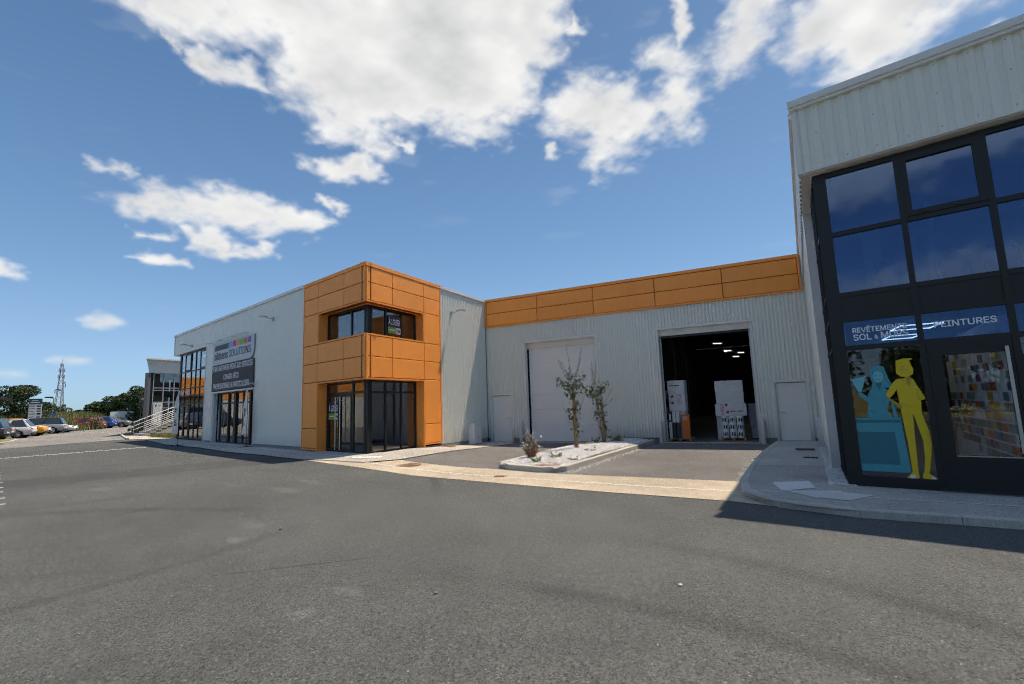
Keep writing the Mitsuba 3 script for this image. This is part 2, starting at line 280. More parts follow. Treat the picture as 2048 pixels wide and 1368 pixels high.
def ss(a, b, x):
    t = np.clip((x - a) / (b - a), 0, 1); return t * t * (3 - 2 * t)
def gz(x, y):
    return .2 * ss(-7, -11.5, x) * np.maximum(ss(18.2, 13.2, y), ss(-13, -20, x)) + .1 * np.clip((-14 - x) / 16, 0, 1)
XS = np.array([-900, -500, -300, -200, -120, -90, -75, -60, -52, -46, -40, -36, -33, *np.arange(-30, -4.9, .5), -3, -1, 1, 3, 6, 10, 30, 100, 300, 900.0])
YS = np.array([-900, -400, -150, -60, -40, -20, -10, -4, 0, 2, 4, *np.arange(5, 20.1, .5), 23, 27, 32, 40, 60, 100, 200, 400, 900.0])
def sheet(poly, dz, extra=None):
    poly = poly if hasattr(poly, 'exterior') else Polygon(poly).buffer(0)
    pp = prep(poly); x0, y0, x1, y1 = poly.bounds; V, F, n = [], [], 0
    for i in range(max(0, np.searchsorted(XS, x0) - 1), min(len(XS) - 1, np.searchsorted(XS, x1) + 1)):
        for j in range(max(0, np.searchsorted(YS, y0) - 1), min(len(YS) - 1, np.searchsorted(YS, y1) + 1)):
            c = sbox(XS[i], YS[j], XS[i + 1], YS[j + 1])
            if pp.contains(c):
                v, f = np.array([(XS[i], YS[j]), (XS[i + 1], YS[j]), (XS[i + 1], YS[j + 1]), (XS[i], YS[j + 1])]), np.array([(0, 1, 2), (0, 2, 3)])
                V.append(v); F.append(f + n); n += 4
            elif pp.intersects(c):
                for g in getattr(poly.intersection(c), 'geoms', [poly.intersection(c)]):
                    if g.geom_type == 'Polygon' and g.area > 1e-6:
                        v, f = trimesh.creation.triangulate_polygon(g, engine='earcut'); V.append(np.asarray(v)); F.append(np.asarray(f) + n); n += len(v)
    v = np.vstack(V); z = gz(v[:, 0], v[:, 1]) + dz
    if extra is not None: z = z + extra(v[:, 0], v[:, 1])
    return trimesh.Trimesh(np.column_stack([v, z]), np.vstack(F), process=False)
def strip(pts, w, closed=False): return LineString(pts).buffer(w / 2, cap_style=2, join_style=1)

# leaf-faced crowns
def leaves(centers, size, n_rand, tones, flat=.0, aspect=.55):
    c = np.asarray(centers); n = len(c)
    a = n_rand.normal(size=(n, 3)); a[:, 2] *= 1 - flat; a /= np.linalg.norm(a, axis=1, keepdims=True)
    b = np.cross(a, n_rand.normal(size=(n, 3))); b /= np.linalg.norm(b, axis=1, keepdims=True)
    s = (size * n_rand.uniform(.6, 1.3, n))[:, None]
    v = np.stack([c - a * s, c + b * s * aspect, c + a * s, c - b * s * aspect], 1).reshape(-1, 3)
    i = np.arange(n)[:, None] * 4; f = np.vstack([i + [0, 1, 2], i + [0, 2, 3]])
    col = np.asarray(tones)[n_rand.integers(0, len(tones), n)] * n_rand.uniform(.75, 1.25, n)[:, None]
    return trimesh.Trimesh(v, f, process=False), np.repeat(np.clip(col, 0, 1), 4, 0)
GREEN = [(.035, .06, .02), (.05, .085, .025), (.07, .11, .03), (.04, .075, .03)]
PINE = [(.025, .045, .018), (.035, .06, .022), (.05, .075, .025)]
def tree(name, label, cat, x, y, h, rad, trunk, seed, group=None, n=2600, leaf=.28, tones=GREEN, squash=.8, z0=None, low=.3):
    r = np.random.default_rng(seed); t = thing(name, label, cat, group); z0 = float(gz(x, y)) if z0 is None else z0
    k = 26; top = h; base = h * low; C = []
    for i in range(k):
        th, u = r.uniform(0, 2 * math.pi), r.uniform(0, 1); zz = base + (top - base) * (.12 + .84 * u)
        prof = math.sin(math.pi * min(.97, .12 + .8 * u)) ** .6
        rr = rad * prof * r.uniform(.25, .95); C.append((rr * math.cos(th), rr * math.sin(th), zz, rad * r.uniform(.25, .42)))
    C = np.array(C); pick = r.integers(0, k, n); dirs = r.normal(size=(n, 3)); dirs /= np.linalg.norm(dirs, axis=1, keepdims=True)
    rad_ = C[pick, 3] * r.uniform(.55, 1.05, n) ** .6
    P = C[pick, :3] + dirs * rad_[:, None] * [1, 1, squash]; P[:, 2] = np.clip(P[:, 2], .25, top * 1.04)
    m, col = leaves(P + [x, y, z0], leaf, r, tones)
    put('crown', m, 'm_leaf', t, color=col)
    tm = [cyl((x, y, z0 - .1), (x, y, z0 + h * .55), trunk, trunk * .6, 9)]
    for i in range(6):
        c = C[r.integers(0, k)]; tm.append(cyl((x, y, z0 + h * r.uniform(.2, .5)), (x + c[0] * .8, y + c[1] * .8, z0 + c[2]), trunk * .45, trunk * .15, 6))
    put('trunk', tm, 'm_wood', t)
    return t

# ---------------------------------------------------------------- frames of the walls
C0 = (-11.08, 11.43)
FL = Frame(C0, (-.972, .236), (-.236, -.972))            # shop front, u to the left
FR = Frame(C0, (.015, 1.0), (1.0, -.015))                 # side wall towards the dock
FB = Frame((0, 18.888), (1, 0), (0, -1))                  # dock wall, u = x
GC = (1.181, 10.039)
FG = Frame(GC, (.976, -.217), (-.217, -.976))            # showroom front
FS = Frame(GC, (.07, .9975), (-.9975, .07))              # showroom side

# ---------------------------------------------------------------- ground, roads, pavements
structure('ground', sheet([(-900, -900), (900, -900), (900, 900), (-900, 900)], -.02), 'm_ground')
facade_line = [FL.pt(20.6, 0, 0)[:2], FL.pt(0, -.2, 0)[:2]]
YARD = Polygon([(-33.0, 4.0), (-34.32, 10.1), (-35.44, 15.28), (-35.08, 15.97), (-31.6, 16.9), (-31.2, 24), (-11, 22), (1.55, 20), (12, 20), (30, 2), (30, -16), (-30, -16)])
structure('asphalt_yard', sheet(YARD, 0), 'm_asphalt')
OLD = Polygon([(-33.0, 4.0), (-34.32, 10.1), (-35.44, 15.28), (-35.08, 15.97), (-40.3, 18.05), (-46.6, 20.7), (-54, 27), (-64, 35), (-74, 44), (-95, 52), (-105, 45), (-84, 36), (-74, 31.5), (-73, 27), (-66, 18), (-60, 8), (-56, -16), (-30, -16)])
structure('old_road', sheet(OLD, .004), 'm_asphalt_old')
structure('asphalt_patch', sheet([(-16.64, 4.96), (-15.63, 7.62), (-14.88, 9.7), (-14.9, 10.6), (-12.5, 10.18), (-13.8, 6.74), (-14.78, 4.41), (-15.6, 1.6), (-17.7, 2.1)], .004), 'm_asphalt_dark')
structure('loading_dock', sheet([(-9.6, 11.5), (-8.76, 11.2), (-6.39, 11.02), (-4.31, 10.6), (-2.28, 10.57), (-.54, 10.5), (-.42, 12.3), (-.06, 15.9), (.3, 18.3), (.3, 18.75), (-9.8, 18.75), (-9.38, 18.08), (-9.5, 16.2)], .004), 'm_asphalt_dock')
structure('tan_crossing', sheet([(-12.42, 10.18), (-10.82, 9.76), (-8.59, 9.62), (-6.31, 9.33), (-5.3, 9.14), (-2.78, 8.78), (-.63, 8.56), (.3, 8.25), (1.2, 8.1), (.4, 9.0), (-.3, 10.0), (-.5, 10.5), (-2.28, 10.59), (-4.31, 10.62), (-6.39, 11.06), (-8.76, 11.26), (-9.62, 11.35), (-9.9, 10.5)], .008), 'm_tan')
structure('joint_strip', sheet(strip([(-10.05, 10.38), (-8.06, 10.3), (-6.05, 9.97), (-2.35, 9.54), (-.42, 9.42)], .045), .012), 'm_paint_white')
structure('painted_line', sheet(strip([(-27.2, -2.5), (-25.78, 7.62), (-25.2, 12.24)], .15), .006), 'm_paint_white')
for i, (x, y) in enumerate([(-19.12, 5.7), (-18.22, 5.43), (-17.19, 5.13), (-16.22, 4.88), (-15.07, 4.55), (-14.16, 4.28), (-13.04, 3.97), (-12.08, 3.7)]):
    structure('painted_line', sheet(strip([(x, y), (x - .75, y - 2.7)], .09), .009), 'm_paint_white')
# pavement along the shop and the side wall
PAVE = Polygon([(-31.5, 15.3), (-25.9, 13.37), (-21.55, 12.51), (-17.81, 11.41), (-15.08, 10.9), (-12.42, 10.22), (-10.69, 10.24), (-10.1, 10.4), (-9.68, 11.34), (-9.5, 16.21), (-9.38, 18.08), (-9.75, 18.85), (-11.2, 18.85), (-11.25, 12.4), (-15.5, 13.4), (-31.5, 17.2)])
structure('pavement', sheet(PAVE, .022), 'm_pave')
structure('pavement_edge', sheet(strip([(-25.9, 13.37), (-21.55, 12.51), (-17.81, 11.41), (-15.08, 10.9), (-12.42, 10.22), (-10.69, 10.22), (-10.1, 10.38), (-9.68, 11.34), (-9.5, 16.21), (-9.38, 18.08)], .06), .027), 'm_kerb')
structure('joint_strip', sheet(strip([(-24.5, 14.35), (-19.5, 13.1), (-15.2, 12.0), (-11.3, 11.0)], .04), .027), 'm_paint_white')
structure('joint_strip', sheet(strip([(-25.3, 13.75), (-19.9, 12.45), (-13.6, 10.9), (-12.0, 10.75)], .035), .027), 'm_paint_white')
def plates(key, quads, dz, label, group):
    for q, label in zip(quads, label if isinstance(label, list) else [label]):
        P0, P1, P2, P3 = [np.array(p, float) for p in q]; ms = [sheet([P0, P1, P2, P3], dz)]
        for k in range(11):
            a, b = P0 + (P1 - P0) * (k + .25) / 11, P0 + (P1 - P0) * (k + .6) / 11; c, d = P3 + (P2 - P3) * (k + .6) / 11, P3 + (P2 - P3) * (k + .25) / 11
            ms.append(sheet([a, b, c, d], dz + .006))
        one('tactile_plate', ms, 'm_paint_white', label, 'tactile paving', group)
plates('t', [[(-11.15, 10.98), (-10.5, 11.55), (-10.28, 11.25), (-10.95, 10.72)]], .03, 'worn white ribbed tactile plate in the pavement at the orange corner tower', None)
# pavement at the showroom with its kerb, raised above the dock
RP = [(.29, 18.2), (-.08, 15.94), (-.4, 12.3), (-.5, 10.48), (-.49, 9.6), (-.4, 8.95), (-.1, 8.42), (.34, 8.12), (.91, 7.95), (2.57, 7.86), (5.5, 7.5), (12, 6.1)]
KH = .09
def ramp_k(x, y): return 0
structure('showroom_pavement', sheet(Polygon(RP + [(12, 9), (2.6, 9.9), (1.3, 10.3), (1.35, 12.6), (1.75, 18.9), (.3, 18.9)]).buffer(0), KH), 'm_pave')
structure('concrete_slab', sheet([(.27, 18.7), (-.06, 15.94), (-.37, 12.35), (1.1, 12.6), (1.6, 18.8)], KH + .004), 'm_concrete')
def stones(parent, line, w, h, step, m, side=1, top0=0.0, gap=.008):
    L = LineString(line); off = L.parallel_offset(w, 'left' if side > 0 else 'right', join_style=2); n = max(1, round(L.length / step)); o = []
    for k in range(n):
        a, b = L.length * k / n + gap / 2, L.length * (k + 1) / n - gap / 2
        p0, p1 = np.array(L.interpolate(a).coords[0]), np.array(L.interpolate(b).coords[0]); d = (p1 - p0) / np.linalg.norm(p1 - p0); nn = np.array([-d[1], d[0]]) * side
        z = float(gz(*(p0 + p1) / 2)); c = .012; Lx = np.linalg.norm(p1 - p0)
        mm = chamfer((0, Lx, 0, h + .1, 0, w), c); v = np.array(mm.vertices)
        V = np.column_stack([p0[0] + d[0] * v[:, 0] + nn[0] * v[:, 2], p0[1] + d[1] * v[:, 0] + nn[1] * v[:, 2], z - .1 + v[:, 1] + top0])
        f = mm.faces if side < 0 else mm.faces[:, ::-1]
        put('kerb_stone', trimesh.Trimesh(V, f, process=False), m, parent)
labels['showroom_kerb'] = {'kind': 'structure'}
stones('showroom_kerb', RP, .14, KH + .012, 1.0, 'm_kerb', 1)
plates('t', [[(.02, 10.0), (.62, 10.28), (.66, 9.6), (.16, 9.16)], [(.2, 9.2), (.98, 9.4), (1.0, 9.2), (.6, 8.66)], [(.98, 9.3), (1.36, 9.1), (1.0, 8.6), (.64, 8.72)]], KH + .008, ['largest and leftmost white ribbed tactile plate in the pavement before the showroom corner', 'middle white ribbed tactile plate in the pavement before the showroom corner', 'rightmost white ribbed tactile plate in the pavement before the showroom corner'], 'tactile plates at the showroom corner')
structure('joint_strip', sheet(strip([(-.4, 9.15), (.3, 9.05), (1.4, 8.92), (2.9, 8.8), (7, 7.9)], .04), KH + .006), 'm_paint_white')
# gravel made of stones
def gravel(n, poly, seed, dz, size, tones, hill=None):
    r = np.random.default_rng(seed); x0, y0, x1, y1 = poly.bounds; pp = prep(poly); P = []
    from shapely import contains_xy
    while len(P) < n:
        q = r.uniform([x0, y0], [x1, y1], (n * 2, 2)); P += q[contains_xy(poly, q[:, 0], q[:, 1])].tolist()
    P = np.array(P[:n]); base = np.array([(1, 0, 0), (-1, 0, 0), (0, 1, 0), (0, -1, 0), (0, 0, 1), (0, 0, -1)], float)
    ff = np.array([(0, 2, 4), (2, 1, 4), (1, 3, 4), (3, 0, 4), (2, 0, 5), (1, 2, 5), (3, 1, 5), (0, 3, 5)])
    th = r.uniform(0, 6.28, n); s = size * r.uniform(.55, 1.25, (n, 3)) * [1, .75, .6]
    v = base[None] * s[:, None] + r.normal(scale=size * .16, size=(n, 6, 3))
    c, sn = np.cos(th)[:, None], np.sin(th)[:, None]
    w = np.stack([v[..., 0] * c - v[..., 1] * sn, v[..., 0] * sn + v[..., 1] * c, v[..., 2]], -1)
    z = gz(P[:, 0], P[:, 1]) + dz + (hill(P[:, 0], P[:, 1]) if hill is not None else 0) + r.uniform(-.3, .3, n) * size
    w += np.column_stack([P, z])[:, None]
    f = (ff[None] + np.arange(n)[:, None, None] * 6).reshape(-1, 3)
    col = np.asarray(tones)[r.integers(0, len(tones), n)] * r.uniform(.8, 1.12, n)[:, None]
    return trimesh.Trimesh(w.reshape(-1, 3), f, process=False), np.repeat(np.clip(col, 0, 1), 6, 0)
WHITE_STONE = [(.74, .75, .74), (.80, .81, .80), (.64, .64, .63), (.72, .71, .68), (.48, .47, .45)]
PL = Polygon([(-6.38, 11.1), (-4.31, 10.59), (-3.85, 16.65), (-3.72, 18.82), (-5.80, 18.82), (-6.0, 17.0), (-6.3, 15.0)])
PI = PL.buffer(-.15)
hill = lambda x, y: .07 * ss(10.8, 13.5, y) * ss(-6.4, -5.5, x) * ss(-3.6, -4.4, x)
labels['planter_kerb'] = {'kind': 'structure'}
stones('planter_kerb', list(PL.exterior.coords)[:-1][::-1][4:] + list(PL.exterior.coords)[:-1][::-1][:4] if False else [(-5.95, 17.3), (-6.2, 16.0), (-6.3, 15.0), (-6.38, 11.1), (-4.31, 10.59), (-3.85, 16.65), (-3.72, 18.8)], .15, .14, 1.0, 'm_kerb', 1)
structure('planter_soil', sheet(PI, .095, hill), 'm_plinth')
m, c = gravel(15000, PI, 3, .115, .026, WHITE_STONE, hill); structure('white_gravel', m, 'm_gravel', kind='stuff', label='white crushed stone filling the kerbed planter', color=c)
GS = Polygon([(.92, 10.02), (2.45, 9.92), (2.5, 9.72), (1.35, 9.84), (1.19, 10.06), (1.33, 12.3), (1.75, 18.6), (1.55, 18.6), (1.34, 16.2), (1.12, 12.6)]).buffer(.03)
m, c = gravel(7000, GS, 4, KH + .008, .015, WHITE_STONE); structure('white_pebble_strip', m, 'm_gravel', kind='stuff', label='narrow strip of small white pebbles along the foot of the showroom glass', color=c)
m, c = gravel(900, strip([(-4.2, 10.7), (-3.78, 16.5)], .26), 5, .01, .013, WHITE_STONE); structure('spilt_stone_chips', m, 'm_gravel', kind='stuff', label='stone chips spilt along the planter kerb on the dock side', color=c)
m, c = gravel(420, strip([(-.55, 10.4), (-.45, 12.3), (-.12, 16.0)], .2), 6, .008, .012, WHITE_STONE); structure('loose_stone_chips', m, 'm_gravel', kind='stuff', label='pale grit lying along the showroom pavement edge', color=c)
Pb = Polygon([(-20, 2), (-8, 1.5), (4, 1.5), (8, 6), (0, 8.6), (-14, 9.5)])
m, c = gravel(260, Pb, 8, .004, .0065, [(.6, .58, .52), (.5, .48, .44)]); structure('scattered_grit', m, 'm_gravel', kind='stuff', label='tiny pale stones scattered over the asphalt yard', color=c)
def pebble(x, y, s, m, label, cat='stone', z=.004):
    g = trimesh.creation.icosphere(2, s); v = np.array(g.vertices); v *= 1 + .35 * (meshkit.noise(v / s * 1.4 + x, 2)[:, None] - .5); v[:, 2] *= .55
    one('pebble' if cat == 'stone' else 'litter', trimesh.Trimesh(v + [x, y, float(gz(x, y)) + z + s * .3], g.faces), m, label, cat, smooth=True)
pebble(-2.73, 3.69, .017, 'm_plinth', 'small grey stone lying alone on the asphalt in the foreground')
pebble(-.79, 4.66, .018, 'm_paint_white', 'white scrap of litter on the asphalt in the right foreground', 'litter')
pebble(-6.21, 4.76, .02, 'm_black', 'small black stone on the asphalt left of the middle')
# metal covers
def cover(x, y, w, l, ang, label, dz, m='m_rust', slots=6, cat='manhole cover', rnd_=False):
    t = thing('manhole_cover' if cat == 'manhole cover' else 'drain_grate', label, cat); z = float(gz(x, y)) + dz; c, s = math.cos(ang), math.sin(ang)
    R = np.array([[c, -s, 0], [s, c, 0], [0, 0, 1]])
    def tr(mm): return trimesh.Trimesh(np.asarray(mm.vertices) @ R.T + [x, y, z], mm.faces, process=False)
    if rnd_:
        put('frame', [tr(trimesh.creation.annulus(w * .43, w * .5, .012, sections=40))], m, t); put('lid', [tr(cyl((0, 0, -.01), (0, 0, .004), w * .42, n=40))], m, t)
        for k in range(5): put('rib', tr(B(-w * .3, w * .3, -w * .3 + k * w * .15, -w * .27 + k * w * .15, .004, .010)), m, t)
    else:
        put('frame', [tr(B(-w / 2, w / 2, -l / 2, -l / 2 + .03, -.01, .010)), tr(B(-w / 2, w / 2, l / 2 - .03, l / 2, -.01, .010)), tr(B(-w / 2, -w / 2 + .03, -l / 2 + .03, l / 2 - .03, -.01, .010)), tr(B(w / 2 - .03, w / 2, -l / 2 + .03, l / 2 - .03, -.01, .010))], m, t)
        put('lid', tr(B(-w / 2 + .03, w / 2 - .03, -l / 2 + .03, l / 2 - .03, -.01, .003)), m, t)
        for k in range(slots):
            y0 = -l / 2 + .05 + (l - .1) * k / slots; put('bar', tr(B(-w / 2 + .05, w / 2 - .05, y0, y0 + (l - .1) / slots * .55, .003, .009)), m, t)
cover(-8.9, 10.78, .78, .78, .3, 'round rusty manhole cover in the tan crossing strip', .01, rnd_=True)
cover(-10.72, 15.35, .5, .4, .1, 'small rusty cover in the pavement beside the white side wall', .024)
cover(-10.3, 16.9, .5, .4, .1, 'small rusty cover in the pavement near the white cabinet', .024)
cover(-4.85, 11.5, .62, 1.0, -.05, 'brown rusty cover lying in the white gravel of the planter', .125, slots=9)
cover(-5.5, 9.95, .28, .16, .1, 'small rusty cover in the tan strip at the planter corner', .012)
cover(.95, 16.0, .46, .5, 0, 'dark double slot grate in the concrete slab near the pale service door', KH + .006, 'm_black', 3, 'drain grate')
cover(.93, 14.0, .32, .22, 0, 'single slot grate in the concrete slab near the showroom side', KH + .006, 'm_black', 2, 'drain grate')
cover(-.22, 14.3, .2, .25, .3, 'small dark gully grate at the dock edge beside the showroom pavement', .006, 'm_black', 2, 'drain grate')

# ---------------------------------------------------------------- the shop with its orange corner tower
shop = thing('shop_building', 'white shop building with an orange panelled corner tower over glazed openings', 'building')
DW = 4.18
def orange_panels(parent, fr, cols, rows, skip, d1=.03):
    for i, (a, b) in enumerate(zip(cols, cols[1:])):
        for j, (lo, hi) in enumerate(zip(rows, rows[1:])):
            if skip(i, j): continue
            put('orange_panel', fr.panel(a + .012, b - .012, lo + .012, hi - .012, .0, d1, .008), ORG[rnd.randrange(3)], parent)
ROWS = [.33, 1.03, 2.66, 3.34, 4.02, 5.17, 5.765, 6.30]
RD = .34   # recess of the openings
# left face
orange_panels(shop, FL, [.050, 1.31, 3.08, 4.130], ROWS, lambda i, j: (i < 2 and j in (0, 1, 4)))
orange_panels(shop, FR, [.050, 1.21, 2.93, 3.912], ROWS, lambda i, j: (i < 2 and j in (0, 1, 4)))
for fr, e, o in ((FL, 4.18, 3.08), (FR, 3.96, 2.93)):
    tw = []
    for a, b, lo, hi in rects(0, e, .30, 6.34, [(-1, o, -1, 2.60), (-1, o, 4.06, 5.12)]): tw.append(fr.box(a + (.0 if a > 0 else .003), b, lo, hi, -.2, -.002))
    put('backing', tw, 'm_orange_gap', shop)
    tr = [fr.box(.004, .055, 2.60, 4.06, .0, .034), fr.box(.004, .055, 5.12, 6.30, .0, .034), fr.box(e - .045, e, .30, 6.30, .0, .034),
          fr.box(.004, o - .02, 2.60, 2.645, .0, .036), fr.box(.004, o - .02, 4.03, 4.075, .0, .036), fr.box(.004, o - .02, 5.115, 5.16, .0, .036),
          fr.box(o - .05, o - .005, .12, 2.60, .0, .032), fr.box(o - .05, o - .005, 4.075, 5.115, .0, .032), fr.box(o, e - .045, .28, .322, .0, .034)]
    put('trim', tr, 'm_orange', shop)
    put('coping', [fr.box(-.04, e, 6.30, 6.42, -.22, .05)], 'm_orange', shop)
    # reveals of the two openings
    put('reveal', [fr.box(o - .05, o - .004, .1, 2.60, -RD - .06, -.002), fr.box(o - .05, o - .004, 4.06, 5.12, -RD - .06, -.002),
                   fr.box(.02, o - .05, 2.602, 2.64, -RD - .1, -.004), fr.box(.02, o - .05, 4.02, 4.058, -RD - .1, -.004), fr.box(.02, o - .05, 5.122, 5.16, -RD - .1, -.004)], 'm_orange', shop)
# floors of the tower (bands between the openings are solid)
inner = lambda d: None
def corner_in(d):   # where the two recessed planes meet
    A = np.array([FL.u[:2], -FR.u[:2]]).T; b = (FR.o + FR.n * d - FL.o - FL.n * d)[:2]; s = np.linalg.solve(A, b); return s
uL, uR = corner_in(-RD)
def glazing(parent, fr, us, zs, d, m_pane, post=.06, depth=.09, skip=(), opening=(), frame='m_frame', door=()):
    """posts and rails butted together, one pane per field"""
    for u in us: put('mullion', fr.box(u - post / 2, u + post / 2, zs[0], zs[-1], d - depth, d + .012), frame, parent)
    for a, b in zip(us, us[1:]):
        lo_, hi_ = min(a, b) + post / 2, max(a, b) - post / 2
        for z in zs: put('transom', fr.box(lo_, hi_, z - post / 2, z + post / 2, d - depth, d + .004), frame, parent)
    for i, (a, b) in enumerate(zip(us, us[1:])):
        for j, (lo, hi) in enumerate(zip(zs, zs[1:])):
            if (i, j) in skip: continue
            a2, b2, l2, h2 = min(a, b) + post / 2, max(a, b) - post / 2, lo + post / 2, hi - post / 2
            if (i, j) in opening:
                t = .075; k = put('window_frame', [fr.box(a2, a2 + t, l2, h2, d - .05, d + .03), fr.box(b2 - t, b2, l2, h2, d - .05, d + .03), fr.box(a2 + t, b2 - t, l2, l2 + t, d - .05, d + .03), fr.box(a2 + t, b2 - t, h2 - t, h2, d - .05, d + .03)], frame, parent)
                a2, b2, l2, h2 = a2 + t, b2 - t, l2 + t, h2 - t
            put('pane', fr.quad(a2, b2, l2, h2, d - .02 if (i, j) not in opening else d + .005), m_pane, parent)
# corner post, shared by both faces
def corner_post(parent, z0, z1, w=.13):
    c = (FL.o + FL.u * uL + FL.n * -RD)[:2]; P = Polygon([c, c + FL.u[:2] * w, c + FL.u[:2] * w - FL.n[:2] * .12, c - FL.n[:2] * .1 - FR.n[:2] * .1, c + FR.u[:2] * w - FR.n[:2] * .12, c + FR.u[:2] * w]).convex_hull
    m = trimesh.creation.extrude_polygon(P, z1 - z0, engine='earcut'); m.apply_translation([0, 0, z0]); put('corner_post', m, 'm_frame', parent)
corner_post(shop, .16, 2.60); corner_post(shop, 4.06, 5.12)
glazing(shop, FL, [uL + .16, 1.42, 3.0], [4.09, 5.09], -RD, 'm_pane', .07)
glazing(shop, FR, [uR + .16, 1.28, 2.08, 2.86], [4.09, 5.09], -RD, 'm_pane', .07)
glazing(shop, FL, [uL + .16, 1.30, 3.0], [.23, 2.22, 2.57], -RD, 'm_pane', .09, skip=((1, 0),))
glazing(shop, FR, [uR + .16, 1.27, 2.06, 2.86], [.23, 2.2, 2.57], -RD, 'm_pane', .07)
def glass_door(parent, fr, a, b, z0, z1, d, hu=None, hz=(.35, 2.0), t=.07, m='m_pane'):
    k = put('door_frame', [fr.box(a, a + t, z0, z1, d - .06, d + .02), fr.box(b - t, b, z0, z1, d - .06, d + .02), fr.box(a + t, b - t, z0, z0 + t * 1.5, d - .06, d + .02), fr.box(a + t, b - t, z1 - t, z1, d - .06, d + .02)], 'm_frame', parent)
    put('door_pane', fr.quad(a + t, b - t, z0 + t * 1.5, z1 - t, d - .02), m, parent)
    if hu is not None:
        h = [cyl(fr.pt(hu, d + .09, hz[0]), fr.pt(hu, d + .09, hz[1]), .02, n=10)] + [cyl(fr.pt(hu, d + .0, z), fr.pt(hu, d + .09, z), .012, n=8) for z in (hz[0] + .12, hz[1] - .12)]
        put('door_handle', h, 'm_steel', parent, smooth=40)
glass_door(shop, FL, 1.36, 2.16, .24, 2.17, -RD, 1.98, (.3, 2.1)); glass_door(shop, FL, 2.16, 2.95, .24, 2.17, -RD, 2.28, (.3, 2.1))
put('floor_band', [FL.box(.45, 2.9, 2.64, 4.02, -.5, -.36), FR.box(.45, 2.8, 2.64, 4.02, -.5, -.36)], 'm_inside', shop)
# white walls
HOLES_L = [(8.67, 13.72, -1, 2.70), (14.97, 30, -1, 5.24)]
put('front_wall', corrugated(FL, DW + .003, 20.6, .36, 6.33, HOLES_L, pitch=.16, depth=.006, d0=-.01, prof=(.0, .06, .12, .94)), 'm_clad', shop)
put('side_wall', corrugated(FR, 3.965, 7.40, .22, 6.31, (), pitch=.118, depth=.028, d0=-.03), 'm_clad', shop)
put('coping', [FL.box(DW, 20.64, 6.33, 6.44, -.24, .055)], 'm_trim', shop)
put('coping', [FR.box(3.965, 7.36, 6.31, 6.42, -.24, .055)], 'm_trim', shop)
put('trim', [FL.box(14.97, 20.62, 5.20, 5.24, -.2, .022), FL.box(20.585, 20.625, 5.24, 6.33, -.2, .022), FL.box(14.93, 14.97, .3, 5.2, -.2, .022), FL.box(13.72, 13.76, .3, 2.70, -.25, .022), FL.box(8.63, 8.67, .3, 2.70, -.25, .022), FL.box(8.63, 13.9, 2.68, 2.745, -.2, .05)], 'm_trim', shop)
put('plinth', [FL.box(DW + .003, 8.63, .0, .35, -.2, -.012), FL.box(13.76, 14.93, .0, .35, -.2, -.012), FL.box(3.1, 4.18, 0, .275, -.2, -.012)], 'm_plinth', shop)
put('plinth', [FR.box(2.95, 7.40, -.1, .215, -.2, -.014)], 'm_plinth', shop)
# glazed bay at the far end
BAYU = [19.54, 18.775, 17.72, 16.96, 16.22, 15.08]
glazing(shop, FL, BAYU, [.38, 2.26, 2.74, 3.15, 4.10, 5.14], -.12, 'm_pane_mirror', .06, opening=((1, 4), (4, 4)), skip=((1, 0),))
glass_door(shop, FL, 17.77, 18.73, .40, 2.22, -.12, None, t=.09, m='m_pane_mirror')
put('corner_post', FL.box(19.58, 19.76, .3, 5.2, -.25, -.1), 'm_frame', shop)
put('soffit', FL.box(15.0, 20.6, 5.19, 5.23, -1.1, -.01), 'm_trim', shop)
put('lettering', [FL.text('Porvilo', 19.46, 17.80, 2.80, .27, -.128, depth=.004)], 'm_letter_white', shop, label='white word on the glass band of the far bay')
# shop entrance
EU = [13.66, 13.24, 12.12, 11.42, 11.22, 10.5, 9.75, 9.0, 8.74]
glazing(shop, FL, [13.62, 13.22, 12.1, 11.27, 10.35, 9.5, 8.76], [.30, 2.16, 2.64], -.2, 'm_pane_mirror', .085)
put('sliding_door_post', [FL.box(12.0, 12.13, .3, 2.64, -.26, -.16)], 'm_black', shop); put('sliding_door_post', [FL.box(11.12, 11.36, .3, 2.64, -.3, -.15)], 'm_black', shop); put('sliding_door_post', [FL.box(9.42, 9.56, .3, 2.64, -.28, -.16)], 'm_black', shop)
put('reveal', [FL.box(13.63, 13.72, .28, 2.70, -.25, -.012), FL.box(8.67, 8.72, .28, 2.70, -.25, -.012)], 'm_trim', shop)
put('door_handle', [cyl(FL.pt(13.1, -.1, .45), FL.pt(13.1, -.1, 1.9), .018, n=8)], 'm_steel', shop)
# shell behind: floors, rear walls, roof
def slab(pts, z0, z1):
    m = trimesh.creation.extrude_polygon(Polygon(pts).buffer(0), z1 - z0, engine='earcut'); m.apply_translation([0, 0, z0]); return m
FPR = [FL.pt(.1, -.18, 0)[:2], FL.pt(20.5, -.18, 0)[:2], (-30.0, 27.0), (-11.6, 27.0), FR.pt(7.3, -.2, 0)[:2], FR.pt(.1, -.18, 0)[:2]]
put('roof', slab(FPR, 6.08, 6.22), 'm_inside_pale', shop)
FIN = Polygon([tuple(p) for p in FPR]).buffer(-.6)
put('floor', slab(list(FIN.exterior.coords)[:-1], .18, .24), 'm_floor', shop)
put('upper_floor', slab(list(Polygon([tuple(p) for p in FPR]).buffer(-.75).exterior.coords)[:-1], 2.7, 2.95), 'm_inside', shop)
put('rear_wall', [B(-30.0, -11.6, 26.9, 27.1, 0, 6.1), FL.box(20.4, 20.5, .2, 5.2, -11, -.3), FL.box(4.6, 4.7, .2, 6.1, -9, -.5), FL.box(14.5, 14.6, .2, 6.1, -9, -.5), B(-11.9, -11.75, 15.9, 27, .2, 6.1)], 'm_inside', shop)
